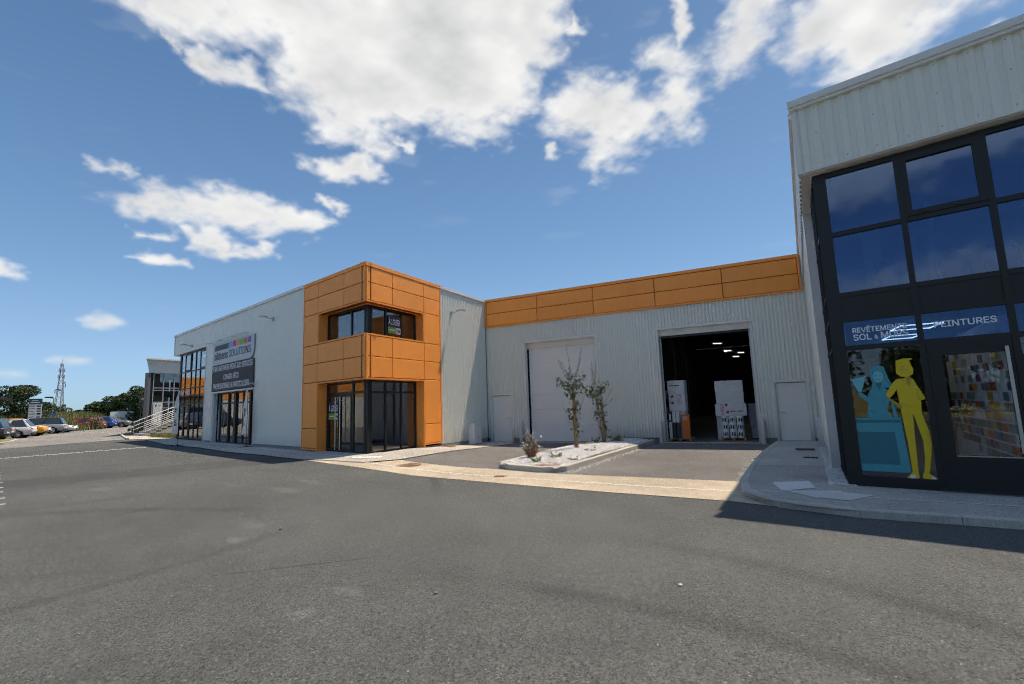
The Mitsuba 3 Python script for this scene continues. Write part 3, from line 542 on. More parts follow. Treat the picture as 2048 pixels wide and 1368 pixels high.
put('partition', [FL.box(1.6, 4.5, .24, 2.7, -3.3, -3.2), FL.box(4.7, 14.4, .24, 2.7, -5.6, -5.5)], 'm_inside_pale', shop)

# ---------------------------------------------------------------- things on the shop
sg = thing('shop_sign', 'large grey shop sign with coloured squares and white lettering above the sliding doors', 'sign')
SP = Polygon([(13.78, 4.06), (13.72, 5.17), (8.66, 5.12), (8.66, 4.45), (8.75, 4.2), (9.0, 4.06)])
put('upper_board', FL.poly(list(SP.exterior.coords), .03, .03), 'm_sign_silver', sg)
put('lower_board', FL.panel(8.66, 13.78, 2.76, 4.05, .02, .055), 'm_sign_dark', sg)
put('logo_bar', FL.poly([(13.52, 4.76), (13.47, 5.02), (11.62, 5.03), (11.68, 4.77)], .061, .004), 'm_logo_dark', sg)
for u, nm, c in ((11.38, 'm_sq_blue', (.10, .33, .68)), (10.93, 'm_sq_red', (.50, .03, .06)), (10.49, 'm_sq_ochre', (.58, .27, .05)), (10.07, 'm_sq_green', (.17, .40, .03)), (9.64, 'm_sq_rust', (.52, .12, .03)), (9.2, 'm_sq_violet', (.22, .07, .36))):
    mat(nm, c, .5); put('colour_square', FL.panel(u - .185, u + .185, 4.79, 5.05, .06, .066, .003), nm, sg)
put('lettering', [FL.text('sikkens', 13.52, 11.72, 4.32, .36, .061, True)], 'm_letter_dark', sg); put('lettering', [FL.text('SOLUTIONS', 11.55, 9.02, 4.33, .34, .061)], 'm_letter_dark', sg)
for tx, a, b, z, h in (('PEINTURE PAPIER PEINT SOL SERVICES', 13.68, 8.76, 3.74, .25), ('CONSEIL DÉCO', 12.17, 10.3, 3.29, .24), ('PROFESSIONNELS & PARTICULIERS', 13.48, 9.06, 2.88, .25)):
    put('lettering', FL.text(tx, a, b, z, h, .055), 'm_letter_white', sg)
k = thing('sign_light_bar', 'thin white light bar on the wall above the grey shop sign', 'lamp')
put('tube', [FL.box(9.35, 14.6, 5.255, 5.30, .16, .21)], 'm_trim', k); put('bracket', [FL.box(u, u + .03, 5.262, 5.292, 0, .16) for u in (9.6, 11.2, 12.8, 14.3)], 'm_trim', k)
def louer(fr, a, b, z0, z1, d, label):
    t = thing('rental_sign', label, 'sign'); zm = z0 + (z1 - z0) * .36; L, R = a, b; s = 1 if b > a else -1; w = abs(b - a)
    put('board', fr.panel(min(a, b), max(a, b), zm, z1, d, d + .008, .002), 'm_navy', t)
    put('green_strip', fr.panel(min(a, a + s * w * .62), max(a, a + s * w * .62), z0, zm, d, d + .008, .002), 'm_green', t)
    put('white_patch', fr.panel(min(a + s * w * .62, b), max(a + s * w * .62, b), z0, zm, d, d + .008, .002), 'm_paint_white', t)
    h = (z1 - zm) * .52
    put('lettering', fr.text('À LOUER', a + s * w * .05, b - s * w * .05, zm + (z1 - zm) * .2, h, d + .008, False, .003), 'm_letter_white', t)
    put('lettering', fr.text('05 46 00 00 00', a + s * w * .05, a + s * w * .57, z0 + (zm - z0) * .38, (zm - z0) * .26, d + .008, False, .003) if False else fr.box(min(a + s * w * .06, a + s * w * .56), max(a + s * w * .06, a + s * w * .56), z0 + (zm - z0) * .42, z0 + (zm - z0) * .60, d + .008, d + .011), 'm_paint_white', t)
    put('emblem', [fr.box(min(a + s * w * p, a + s * w * (p + .04)), max(a + s * w * p, a + s * w * (p + .04)), z0 + (zm - z0) * .3, z0 + (zm - z0) * .68, d + .008, d + .011) for p in (.70, .77, .84, .90)], 'm_navy', t)
louer(FR, 1.38, 2.03, 4.26, 4.90, -RD + .0, 'rental notice stuck in the first floor corner window of the orange tower')
louer(FL, 2.90, 2.22, 1.32, 1.93, -RD + .0, 'rental notice stuck on the ground floor glass door of the orange tower')
def wall_lamp(fr, u, z, out, side, label, d0=0.0):
    t = thing('wall_lamp', label, 'lamp', None)
    put('bracket', [fr.box(u - .05, u + .05, z - .08, z + .08, d0, d0 + .05), cyl(fr.pt(u, d0 + .05, z), fr.pt(u + side * .1, d0 + out * .55, z + .05), .018, n=8)], 'm_galv', t)
    a = fr.pt(u + side * .1, d0 + out * .5, z + .05); b = fr.pt(u + side * .14, d0 + out, z + .03); w = fr.u * .13
    v = np.array([a - w * .5, a + w * .5, b + w, b - w]); v = np.vstack([v, v + [0, 0, .05]])
    put('head', trimesh.convex.convex_hull(v), 'm_galv', t); v2 = (v - v.mean(0)) * [.8, .8, .3] + v.mean(0) - [0, 0, .022]; put('lens', trimesh.convex.convex_hull(v2), 'm_lens', t)
wall_lamp(FR, 4.72, 5.42, .62, .1, 'grey flood lamp high on the ribbed side wall next to the orange tower')
wall_lamp(FL, 6.9, 5.50, .55, .1, 'grey flood lamp high on the white front wall left of the orange tower')
wall_lamp(FL, 17.3, 5.46, .55, .1, 'grey flood lamp on the white wall over the far glazed bay')
k = thing('security_camera', 'small security camera on the wall at the right edge of the shop sign', 'camera')
put('mount', FL.box(8.46, 8.54, 2.86, 2.96, 0, .08), 'm_white', k); put('housing', cyl(FL.pt(8.5, .06, 2.94), FL.pt(8.44, .3, 2.9), .045, n=10), 'm_galv', k)
k = thing('cabinet', 'white electrical cabinet standing at the foot of the ribbed side wall', 'electrical cabinet')
put('body', FR.map(chamfer((5.82, 6.40, .0, .28, .06, .90), .01)), 'm_white', k); put('base', FR.box(5.84, 6.38, -.1, .07, .02, .26), 'm_plinth', k); put('door', FR.panel(5.85, 6.37, .1, .87, .28, .292, .004), 'm_white', k)
put('lock', FR.box(6.08, 6.12, .28, .35, .292, .30), 'm_black', k); put('label_plate', FR.box(6.06, 6.16, .78, .84, .292, .296), 'm_galv', k)
def banner(x, y, ang, h, w, label, dark, seed):
    t = thing('flag_banner', label, 'banner'); z = float(gz(x, y)) + .022; c, s = math.cos(ang), math.sin(ang); r = np.random.default_rng(seed)
    P = lambda u, zz, d=0: (x + c * u - s * d, y + s * u + c * d, z + zz)
    pts = [(0, 0, 0)] + [(.02 * math.sin(q * 2), q * (h - .2), 0) for q in np.linspace(.2, .8, 4)] + [(-.1, h - .05, 0), (-.22, h, 0)]
    put('pole', [cyl(P(a[0], a[1]), P(b[0], b[1]), .012, n=6) for a, b in zip(pts, pts[1:])], 'm_black', t)
    put('foot', [cyl(P(-.3, .01), P(.3, .01), .012, n=6), cyl(P(0, .01, -.3), P(0, .01, .3), .012, n=6), cyl(P(0, 0), P(0, .05), .06, n=12)], 'm_black', t)
    n = 14; zs = np.linspace(.55, h - .06, n); V = []
    for q, zz in enumerate(zs):
        f = q / (n - 1); ww = w * (1 - max(0, f - .55) / .45 * .75); wob = .05 * math.sin(f * 9 + seed)
        V += [P(-.015, zz, wob * .2), P(-.015 - ww * .5, zz - .02, wob), P(-.015 - ww, zz - .06, -wob * .6)]
    F = []
    for q in range(n - 1):
        for e in (0, 1): a = q * 3 + e; F += [(a, a + 1, a + 4), (a, a + 4, a + 3)]
    V = np.array(V); th = np.array([-s, c, 0]) * .003; m = trimesh.Trimesh(np.vstack([V, V + th]), np.vstack([F, np.array(F)[:, ::-1] + len(V)]), process=False)
    put('fabric', m, 'm_paint_white' if not dark else 'm_white', t, smooth=True)
    lo = [i for i in range(len(F)) if i // 4 < 3]
    put('lettering', [trimesh.Trimesh([P(-w * .35 - .05 * (i % 2), zz, -.03), P(-w * .7, zz, -.03), P(-w * .7, zz + .09, -.03), P(-w * .35, zz + .09, -.03)], [(0, 1, 2), (0, 2, 3)], process=False) for i, zz in enumerate(np.linspace(.9, h * .62, 7))], 'm_navy', t)
banner(-24.0, 12.9, .0, 2.6, .42, 'white feather flag banner in front of the far glazed bay', False, 1)
banner(-19.35, 13.1, -.2, 2.45, .40, 'white feather flag banner beside the shop sliding doors', True, 2)

# ---------------------------------------------------------------- the dock building
dock = thing('warehouse', 'low white ribbed warehouse wall with an orange band and two tall dock doors', 'building')
D1, D2 = (-9.02, -5.86), (-3.34, -.16)
S1, S2 = (-10.76, -9.78), (.42, 1.37)
put('wall', corrugated(FB, -10.98, 1.68, .20, 5.13, [(D1[0], D1[1], -1, 4.27), (D2[0], D2[1], -1, 4.27), (S1[0], S1[1], -1, 2.04), (S2[0], S2[1], -1, 2.06)], pitch=.122, depth=.042), 'm_clad', dock)
put('plinth', [FB.box(a, b, -.1, .20, -.16, -.012) for a, b in ((-10.98, S1[0]), (S1[1], D1[0]), (D1[1], D2[0]), (D2[1], S2[0]), (S2[1], 1.68))], 'm_plinth', dock)
BC = [-10.86, -8.34, -5.81, -3.34, -.92, 1.47]
put('band_backing', FB.box(-10.93, 1.53, 5.13, 6.36, -.1, .07), 'm_orange_gap', dock)
for a, b in zip(BC, BC[1:]):
    for lo, hi in ((5.19, 5.745), (5.745, 6.30)): put('orange_panel', FB.panel(a + .013, b - .013, lo + .013, hi - .013, .07, .1, .008), ORG[rnd.randrange(3)], dock)
put('trim', [FB.box(-10.93, 1.53, 5.125, 5.185, .07, .112), FB.box(-10.93, -10.865, 5.19, 6.31, .07, .112), FB.box(1.475, 1.53, 5.19, 6.31, .07, .112), FB.box(-10.95, 1.55, 6.31, 6.42, -.2, .125)], 'm_orange', dock)
put('trim', [b for a, c, z in ((D1[0], D1[1], 4.27), (D2[0], D2[1], 4.27), (S1[0], S1[1], 2.04), (S2[0], S2[1], 2.06)) for b in (FB.box(a - .07, a, -.02, z, -.2, .048), FB.box(c, c + .07, -.02, z, -.2, .048), FB.box(a - .12, c + .12, z, z + .07, -.2, .055))], 'm_trim', dock)
# closed sectional door
rows = np.linspace(.03, 4.02, 7)
for lo, hi in zip(rows, rows[1:]): put('door_section', FB.panel(D1[0] + .05, D1[1] - .05, lo + .0012, hi - .0012, -.34, -.28, .004), 'm_white', dock)
put('door_header', FB.box(D1[0], D1[1], 4.02, 4.27, -.34, -.20), 'm_trim', dock); put('door_seal', [FB.box(D1[0], D1[0] + .05, 0, 4.02, -.34, -.30), FB.box(D1[1] - .05, D1[1], 0, 4.02, -.34, -.30), FB.box(D1[0] + .05, D1[1] - .05, -.02, .033, -.33, -.285)], 'm_black', dock)
put('threshold', [FB.box(D1[0], D1[1], -.05, .014, -.28, .1), FB.box(D2[0], D2[1], -.05, .014, -.3, .04)], 'm_concrete', dock)
# open door: raised leaf under the lintel, rails, room behind
put('door_header', FB.box(D2[0], D2[1], 4.04, 4.27, -.30, -.14), 'm_trim', dock); put('door_seal', [FB.box(D2[0] + .06, D2[1] - .06, 3.96, 4.04, -.34, -.2)], 'm_black', dock)
put('door_rail', [FB.box(D2[0], D2[0] + .06, 0, 4.04, -.34, -.26), FB.box(D2[1] - .06, D2[1], 0, 4.04, -.34, -.26)], 'm_galv', dock)
for a, b, z1 in ((S1[0], S1[1], 2.04), (S2[0], S2[1], 2.06)):
    z0 = .03 if a < 0 else KH + .02
    k = put('service_door', FB.panel(a + .05, b - .03, z0, z1 - .02, -.12, -.05, .004), 'm_white', dock)
    put('handle', [cyl(FB.pt(a + .12 if a > 0 else b - .1, -.05, 1.04), FB.pt(a + .12 if a > 0 else b - .1, .0, 1.04), .012, n=8), cyl(FB.pt(a + .12 if a > 0 else b - .1, .0, 1.04), FB.pt(a + .25 if a > 0 else b - .22, .0, 1.04), .011, n=8)], 'm_galv', k)
    put('frame', [FB.box(a, a + .05, z0, z1, -.16, -.07), FB.box(b - .03, b, z0, z1, -.16, -.07), FB.box(a + .05, b - .03, z0 - .03, z0, -.14, -.04)], 'm_black' if False else 'm_trim', k)
put('wall', [FB.box(1.535, 2.2, 5.131, 6.40, -.2, -.0)], 'm_clad', dock)
put('floor', B(-11.0, 1.7, 19.05, 48, -.2, .012), 'm_floor', dock)
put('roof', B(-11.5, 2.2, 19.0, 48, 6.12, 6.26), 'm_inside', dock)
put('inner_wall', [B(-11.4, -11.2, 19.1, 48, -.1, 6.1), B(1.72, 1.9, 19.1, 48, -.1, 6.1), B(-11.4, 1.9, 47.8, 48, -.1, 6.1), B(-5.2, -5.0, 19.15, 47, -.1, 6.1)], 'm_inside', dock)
for yy in (20.2, 25.5, 31, 36.5): put('column', B(-4.99, -4.62, yy, yy + .4, 0, 6.1), 'm_inside_pale', dock)
for yy in (21, 26, 31): put('column', B(1.3, 1.7, yy, yy + .4, 0, 6.1), 'm_inside', dock)
def bollard(x, y, w, h, label, group=None, m='m_trim', z=0.0):
    t = thing('bollard', label, 'bollard', group)
    put('post', cyl((x, y, z - .02), (x, y, z + h), w / 2, n=14), m, t, smooth=40); put('cap', cyl((x, y, z + h), (x, y, z + h + .015), w / 2 + .004, w / 2 - .01, n=14), m, t); put('base_ring', cyl((x, y, z), (x, y, z + .012), w / 2 + .03, n=14), 'm_galv', t)
for x, lb in ((-9.28, 'white bollard at the left jamb of the closed dock door'), (-5.74, 'white bollard at the right jamb of the closed dock door, beside the planter'), (-3.46, 'white bollard at the left jamb of the open dock door'), (-.06, 'white bollard at the right jamb of the open dock door')): bollard(x, 18.72, .13, .86, lb)
k = thing('downpipe_guard', 'square white post guard in the corner beside the right service door', 'post'); put('post', B(1.36, 1.53, 16.72, 16.9, KH, .95), 'm_trim', k); put('foot', B(1.34, 1.55, 16.7, 16.92, KH, KH + .03), 'm_galv', k)

# goods inside the dock
def pallet(x, y, w, l, label):
    t = thing('pallet', label, 'pallet'); z = .012
    for i in range(3): put('runner', B(x, x + w, y + i * (l - .09) / 2, y + i * (l - .09) / 2 + .09, z, z + .02), 'm_wood', t)
    for i in range(3):
        for j in range(3): put('block', B(x + i * (w - .1) / 2, x + i * (w - .1) / 2 + .1, y + j * (l - .09) / 2, y + j * (l - .09) / 2 + .09, z + .02, z + .10), 'm_wood', t)
    for i in range(5): put('board', B(x, x + w, y + i * (l - .12) / 4, y + i * (l - .12) / 4 + .12, z + .10, z + .125), 'm_wood', t)
def carton(x0, x1, y0, y1, z0, z1, label, print_=None, group=None):
    t = thing('cardboard_box', label, 'box', group)
    m = trimesh.creation.box(bounds=[[x0, y0, z0], [x1, y1, z1]]); put('body', m, 'm_card', t)
    put('tape', [B((x0 + x1) / 2 - .03, (x0 + x1) / 2 + .03, y0 - .002, y0, z1 - .12, z1), B((x0 + x1) / 2 - .03, (x0 + x1) / 2 + .03, y0, y1, z1, z1 + .002)], 'm_paint_white', t)
    w, h = x1 - x0, z1 - z0
    if print_ == 'dots':
        put('printed_mark', [cyl((x0 + w * .22, y0, z0 + h * q), (x0 + w * .22, y0 - .003, z0 + h * q), .055, n=14) for q in (.42, .75)], 'm_red_lamp', t)
        put('printed_lines', [B(x0 + w * .5, x0 + w * .8, y0 - .003, y0, z0 + h * q, z0 + h * q + .012) for q in np.linspace(.35, .85, 9)], 'm_red_lamp', t)
    if print_ == 'word': put('printed_mark', [B(x0 + w * a, x0 + w * b, y0 - .003, y0, z0 + h * .5, z0 + h * .58) for a, b in ((.1, .16), (.2, .38), (.4, .55), (.57, .7))], 'm_sign_dark', t)
    if print_ == 'red':
        put('printed_mark', [cyl((x0 + w * .4, y0, z0 + h * .32), (x0 + w * .4, y0 - .003, z0 + h * .32), .055, n=14), cyl((x0 + w * .37, y0, z0 + h * .92), (x0 + w * .37, y0 - .003, z0 + h * .92), .05, n=14)], 'm_red_lamp', t)
        put('printed_lines', [B(x0 + w * .17, x0 + w * .29, y0 - .003, y0, z0 + h * q, z0 + h * q + .012) for q in np.linspace(.08, .95, 11)] + [B(x0 + w * a, x0 + w * b, y0 - .003, y0, z0 + h * .34, z0 + h * .42) for a, b in ((.48, .66), (.7, .9))], 'm_red_lamp', t)
Y1 = 19.25
pallet(-3.28, Y1, .82, 1.0, 'wooden pallet carrying the rolls and orange box just inside the open dock door')
carton(-3.22, -2.62, Y1 + .25, Y1 + 1.0, 1.16, 1.9, 'white box with red dots in the left stack of the open dock', 'dots')
carton(-3.24, -2.62, Y1 + .25, Y1 + 1.0, 1.905, 2.33, 'white box with a dark word on top of the left stack in the dock', 'word')
carton(-3.2, -2.64, Y1 + .3, Y1 + 1.0, .14, 1.155, 'plain white box under the left stack behind the rolls in the dock')
k = thing('shipping_box', 'bright orange tall box on the left pallet in the open dock', 'box'); mat('m_orange_box', (.52, .13, .02), .6); put('body', B(-2.76, -2.5, Y1 + .02, Y1 + .28, .14, 1.03), 'm_orange_box', k); put('printed_lines', [B(-2.72, -2.56, Y1 + .016, Y1 + .02, z, z + .014) for z in (.84, .88, .92, .96)], 'm_card', k)
for i, (x, m_, lb) in enumerate(((-3.06, 'm_letter_dark', 'dark roll with a pale top standing left of its twin on the dock pallet'), (-2.91, 'm_inside', 'dark grey roll standing next to the orange box on the dock pallet'))):
    t = thing('roll', lb, 'roll'); put('lower_wrap', cyl((x, Y1 + .14, .14), (x, Y1 + .14, .74), .07, n=16), m_, t, smooth=40); put('upper_wrap', cyl((x, Y1 + .14, .74), (x, Y1 + .14, 1.16), .071, n=16), 'm_paint_white', t, smooth=40)
k = thing('tool_box', 'dark printed tin standing at the left edge of the dock pallet', 'tin'); put('body', B(-3.24, -3.14, Y1 + .05, Y1 + .3, .76, 1.14), 'm_black', k); put('print', B(-3.22, -3.155, Y1 + .046, Y1 + .05, .82, 1.06), 'm_paint_white', k); k2 = put('support', B(-3.24, -3.14, Y1 + .05, Y1 + .3, .14, .758), 'm_card', k)
Y2 = 19.7
pallet(-1.48, Y2 + .0, .86, 1.0, 'dark wooden pallet under the stacked paint buckets in the dock')
for i in range(3):
    for j in range(2):
        for q in range(3):
            x, y, z = -1.31 + i * .262, Y2 + .16 + j * .27, .14 + q * .262
            col = ['left', 'middle', 'right'][i]; row = ['bottom', 'middle', 'top'][q]
            t = thing('paint_bucket', f'white paint bucket, {row} layer, {col} column, {"front" if j == 0 else "second"} row on the dock pallet', 'bucket', 'paint buckets on the dock pallet')
            put('body', cyl((x, y, z), (x, y, z + .225), .11, .124, n=20), 'm_bucket', t, smooth=40); put('lid', cyl((x, y, z + .225), (x, y, z + .26), .131, .128, n=20), 'm_bucket', t, smooth=40)
            if j == 0:
                a = np.linspace(-2.3, -.9, 7); V = [(x + .1245 * math.cos(s), y + .1245 * math.sin(s), z + h) for s in a for h in (.06, .19)]; F = [f for p in range(6) for f in ((2 * p, 2 * p + 2, 2 * p + 3), (2 * p, 2 * p + 3, 2 * p + 1))]
                put('label_print', trimesh.Trimesh(V, [f for n_, f in enumerate(F) if (n_ // 2 + i + q) % 3 != 1], process=False), 'm_navy' if (i + q) % 2 else 'm_sign_dark', t)
carton(-1.60, -.54, Y2 + .05, Y2 + .75, .93, 1.37, 'long white box with red print lying across the paint buckets', 'red')
carton(-1.55, -.60, Y2 + .12, Y2 + .8, 1.375, 1.82, 'white box in the middle of the stack above the paint buckets')
carton(-1.56, -.60, Y2 + .12, Y2 + .8, 1.825, 2.24, 'white box topping the stack above the paint buckets')
carton(-1.62, -1.40, Y2 + .6, Y2 + 1.2, .02, .9, 'tall pale box behind the left of the paint buckets')
carton(-.50, -.02, 20.6, 21.2, .75, 1.35, 'pale box on the right rear stack by the jamb of the open dock'); carton(-.45, .0, 20.7, 21.1, .05, .45, 'small white box at the foot of the right rear stack in the dock'); carton(-.48, .0, 20.65, 21.15, .46, .745, 'dark shaded box between two pale ones at the right of the dock')
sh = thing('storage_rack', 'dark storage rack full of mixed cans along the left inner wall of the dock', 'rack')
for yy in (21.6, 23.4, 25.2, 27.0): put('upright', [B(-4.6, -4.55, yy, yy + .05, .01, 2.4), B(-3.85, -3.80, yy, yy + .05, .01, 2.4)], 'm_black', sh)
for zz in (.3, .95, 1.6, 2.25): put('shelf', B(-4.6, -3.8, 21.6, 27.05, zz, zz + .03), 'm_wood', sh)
ORD = 'first second third fourth fifth sixth seventh eighth ninth tenth eleventh twelfth thirteenth fourteenth fifteenth sixteenth seventeenth eighteenth nineteenth twentieth'.split(); nth = {}
for zz in (.33, .98, 1.63):
    for q in range(20):
        yy = 21.72 + q * .265; r = .085 + .025 * rnd.random(); h = .16 + .22 * rnd.random()
        if rnd.random() < .2: continue
        mm = rnd.choice(['m_card', 'm_bucket', 'm_orange_box', 'm_inside', 'm_inside_pale', 'm_rust'])
        nth[zz] = nth.get(zz, 0) + 1; t = thing('paint_can', f"{ORD[nth[zz] - 1]} can from the door on the {'lowest' if zz < .5 else 'middle' if zz < 1.2 else 'top'} shelf of the dock rack", 'can', 'cans on the storage rack')
        put('body', cyl((-3.93, yy, zz), (-3.93, yy, zz + h), r, n=12), mm, t, smooth=40); put('lid', cyl((-3.93, yy, zz + h), (-3.93, yy, zz + h + .012), r * .9, n=12), 'm_galv', t)
mi_lamp = {'type': 'area', 'radiance': {'type': 'rgb', 'value': [5, 4.8, 4.4]}}
for x, y, lb in ((-2.08, 31.1, 'nearest'), (-1.83, 36.7, 'second'), (-1.07, 39.1, 'third and rightmost'), (-1.56, 42.7, 'farthest')):
    t = thing('hanging_lamp', f'{lb} lit twin lamp hanging in the dark warehouse', 'lamp')
    put('stem', cyl((x, y, 4.86), (x, y, 6.1), .015, n=6), 'm_black', t); put('housing', B(x - .3, x + .3, y - .1, y + .1, 4.82, 4.87), 'm_black', t)
    g = trimesh.util.concatenate([B(x - .2, x - .06, y - .035, y + .035, 4.80, 4.818), B(x + .06, x + .2, y - .035, y + .035, 4.80, 4.818)])
    kk = key_free(t + '__light_panel'); scene[kk] = {**mikit.ply(g, 'm_lens'), 'emitter': mi_lamp}

# ---------------------------------------------------------------- the showroom on the right
sr = thing('showroom_building', 'tall white ribbed showroom building with dark framed blue glass at the right', 'building')
FZ = [.20, 2.40, 2.895, 3.335, 4.435, 5.54]
FU = [.1, 1.19, 2.235, 3.29, 4.35, 5.4, 6.45]
put('corner_post', FG.box(-.01, .19, .10, 5.60, -.22, -.0), 'm_frame', sr)
for u in FU[1:]: put('mullion', FG.box(u - .04, u + .04, .12, 5.58, -.1, .02), 'm_frame', sr)
for i, (a, b) in enumerate(zip(FU, FU[1:])):
    a2 = .19 if i == 0 else a + .04; b2 = b - .04
    for j, z in enumerate(FZ): put('transom', FG.box(a2, b2, z - .04, z + (.04 if j else .06), -.1, .006), 'm_frame', sr)
    put('base_panel', FG.box(a2, b2, .10, .16, -.1, -.0), 'm_frame', sr)
    for j, (lo, hi) in enumerate(zip(FZ, FZ[1:])):
        l2, h2 = lo + (.06 if j == 0 else .04), hi - .04
        if j == 2: put('spandrel', FG.box(a2, b2, l2, h2, -.06, -.012), 'm_frame', sr); continue
        if j == 0 and i == 1: continue
        if j == 4 and i in (1, 4):
            t = .085; put('window_frame', [FG.box(a2, a2 + t, l2, h2, -.07, .028), FG.box(b2 - t, b2, l2, h2, -.07, .028), FG.box(a2 + t, b2 - t, l2, l2 + t, -.07, .028), FG.box(a2 + t, b2 - t, h2 - t, h2, -.07, .028)], 'm_frame', sr)
            put('hinge', [FG.box(a2 + t + p, a2 + t + p + .09, l2 + .025, l2 + .05, .028, .045) for p in (.1, .5)], 'm_black', sr)
            put('pane', FG.quad(a2 + t, b2 - t, l2 + t, h2 - t, -.02), 'm_pane_blue', sr); continue
        put('pane', FG.quad(a2, b2, l2, h2, -.03), ['m_pane_clear', 'm_pane_band', '', 'm_pane_blue', 'm_pane_blue'][j], sr)
# entrance leaf
k = put('entrance_door', [FG.box(1.235, 1.41, .17, 2.36, -.08, .012), FG.box(2.11, 2.19, .17, 2.36, -.08, .012), FG.box(1.41, 2.11, 2.17, 2.36, -.08, .012), FG.box(1.41, 2.11, .17, .64, -.08, .012)], 'm_frame', sr)
put('pane', FG.quad(1.41, 2.11, .64, 2.17, -.03), 'm_pane_clear', k); put('handle', [FG.box(2.10, 2.14, .70, 2.24, .07, .10), FG.box(2.11, 2.13, 1.0, 1.03, .012, .07), FG.box(2.11, 2.13, 2.0, 2.03, .012, .07)], 'm_galv', k); put('hinge', [FG.box(1.225, 1.25, z, z + .12, .012, .03) for z in (.4, 1.3, 2.1)], 'm_frame', k); put('gasket', FG.box(1.41, 2.11, .625, .64, .0, .016), 'm_galv', k)
put('door_mat_grille', FG.box(1.2, 4.3, KH + .002, KH + .016, .02, .16), 'm_galv', sr)
# side glazing back to the pillar
SU = [.03, .52, 1.0, 1.5, 2.0]
for u in SU[1:-1]: put('side_mullion', FS.box(u - .03, u + .03, .12, 5.58, -.1, .02), 'm_frame', sr)
for a, b in zip(SU, SU[1:]):
    for z in (.16, 2.40, 2.895, 3.335, 4.435, 5.54): put('side_transom', FS.box(a + .03, b - .03, z - .035, z + .035, -.1, .012), 'm_frame', sr)
    put('side_pane', FS.quad(a + .03, b - .03, .2, 2.36, -.03), 'm_pane_blue', sr); put('side_pane', FS.quad(a + .03, b - .03, 2.44, 5.5, -.03), 'm_pane_blue', sr)
put('pillar', B(1.165, 1.335, 12.13, 12.35, .02, 5.62), 'm_trim', sr)
SW = Frame((1.165, 12.34), (.07, .9975), (-.9975, .07))
put('side_wall', corrugated(SW, 0, 15, .3, 5.62, (), pitch=.25, depth=.03, d0=-.05), 'm_clad', sr); put('side_plinth', SW.box(0, 6.6, -.05, .3, -.2, -.06), 'm_plinth', sr)
# overhanging head
FH = Frame(FG.pt(-.165, .2, 0)[:2], FG.u[:2], FG.n[:2])
put('head_cladding', corrugated(FH, .0, 8, 5.63, 6.90, (), pitch=.205, depth=.03, d0=-.02, prof=(0, .35, .45, .9), back=.14), 'm_clad', sr)
HS = Frame(FH.o[:2], (.07, .9975), (-.9975, .07))
put('head_cladding', corrugated(HS, .0, 17, 5.63, 6.90, (), pitch=.25, depth=.03, d0=-.02), 'm_clad', sr)
kk = put('screws', trimesh.util.concatenate([cyl(FH.pt(u, .008, z), FH.pt(u, .018, z), .011, n=6) for z in (5.74, 6.3, 6.78) for u in np.arange(.33, 7.9, .41 if z != 6.3 else .82)]), 'm_pole', sr); labels[kk] = {'kind': 'stuff'}
put('corner_flashing', [FH.box(-.03, .05, 5.62, 6.90, -.06, .018)], 'm_trim', sr); put('drip_edge', FH.box(-.03, 8, 5.615, 5.632, -.16, .022), 'm_trim', sr)
put('gutter', [FH.box(-.06, 8, 6.90, 7.02, -.3, .10), FH.box(-.05, 8, 6.845, 6.90, -.02, .07)], 'm_trim', sr); put('roof_edge', HS.box(.35, 17, 6.90, 7.02, -.3, .07), 'm_trim', sr)
put('soffit', slab([FH.pt(.02, -.03, 0)[:2], FH.pt(8, -.03, 0)[:2], FG.pt(8, -.2, 0)[:2], FG.pt(.12, -.2, 0)[:2], (1.3, 12.34), (1.2, 12.62), HS.pt(2.9, -.03, 0)[:2]], 5.60, 5.625), 'm_trim', sr)
IN = [FG.pt(.3, -.3, 0)[:2], FG.pt(8, -.3, 0)[:2], (12.0, 27.0), (2.6, 27.0), (1.5, 12.4)]
put('roof', slab(IN, 6.7, 6.85), 'm_inside', sr); put('floor', slab(IN, .0, .13), 'm_floor', sr); put('upper_floor', slab(IN, 2.98, 3.30), 'm_inside', sr)
put('ceiling', slab(IN, 5.58, 5.62), 'm_inside_pale', sr)
put('inner_wall', [slab([(1.5, 12.4), (2.6, 27), (2.75, 27), (1.65, 12.4)], .1, 6.7), slab([(2.6, 27), (12, 27), (12, 26.8), (2.6, 26.8)], .1, 6.7), slab([FG.pt(8, -.3, 0)[:2], FG.pt(8.2, -.3, 0)[:2], (12.2, 27), (12, 27)], .1, 6.7)], 'm_inside', sr)
put('partition', [FG.box(1.25, 8, 3.3, 5.58, -6.2, -6.1), FG.box(1.6, 1.7, 3.3, 5.58, -6.1, -3.0)], 'm_inside_pale', sr)
put('shade_panel', FG.box(.45, .78, 3.5, 5.2, -3.2, -3.15), 'm_inside_pale', sr)
TXT = [('REVÊTEMENTS', .31, 1.04, 2.655, .082, True), ('SOL', .31, .56, 2.525, .10, True), ('&', .60, .65, 2.528, .06, True), ('MURS', .69, 1.045, 2.53, .10, True), ('PEINTURES', 1.37, 2.08, 2.615, .092, True)]
mat('m_vinyl', (.66, .70, .76), .6)
for tx, a, b, z, h, bo in TXT: put('lettering', FG.text(tx, a, b, z, h, -.029, bo, .004), 'm_vinyl', sr)
wall_lamp(HS, 9.2, 6.32 - .15, .5, 0, 'grey flood lamp under the roof edge of the showroom side wall above the orange band', .0)
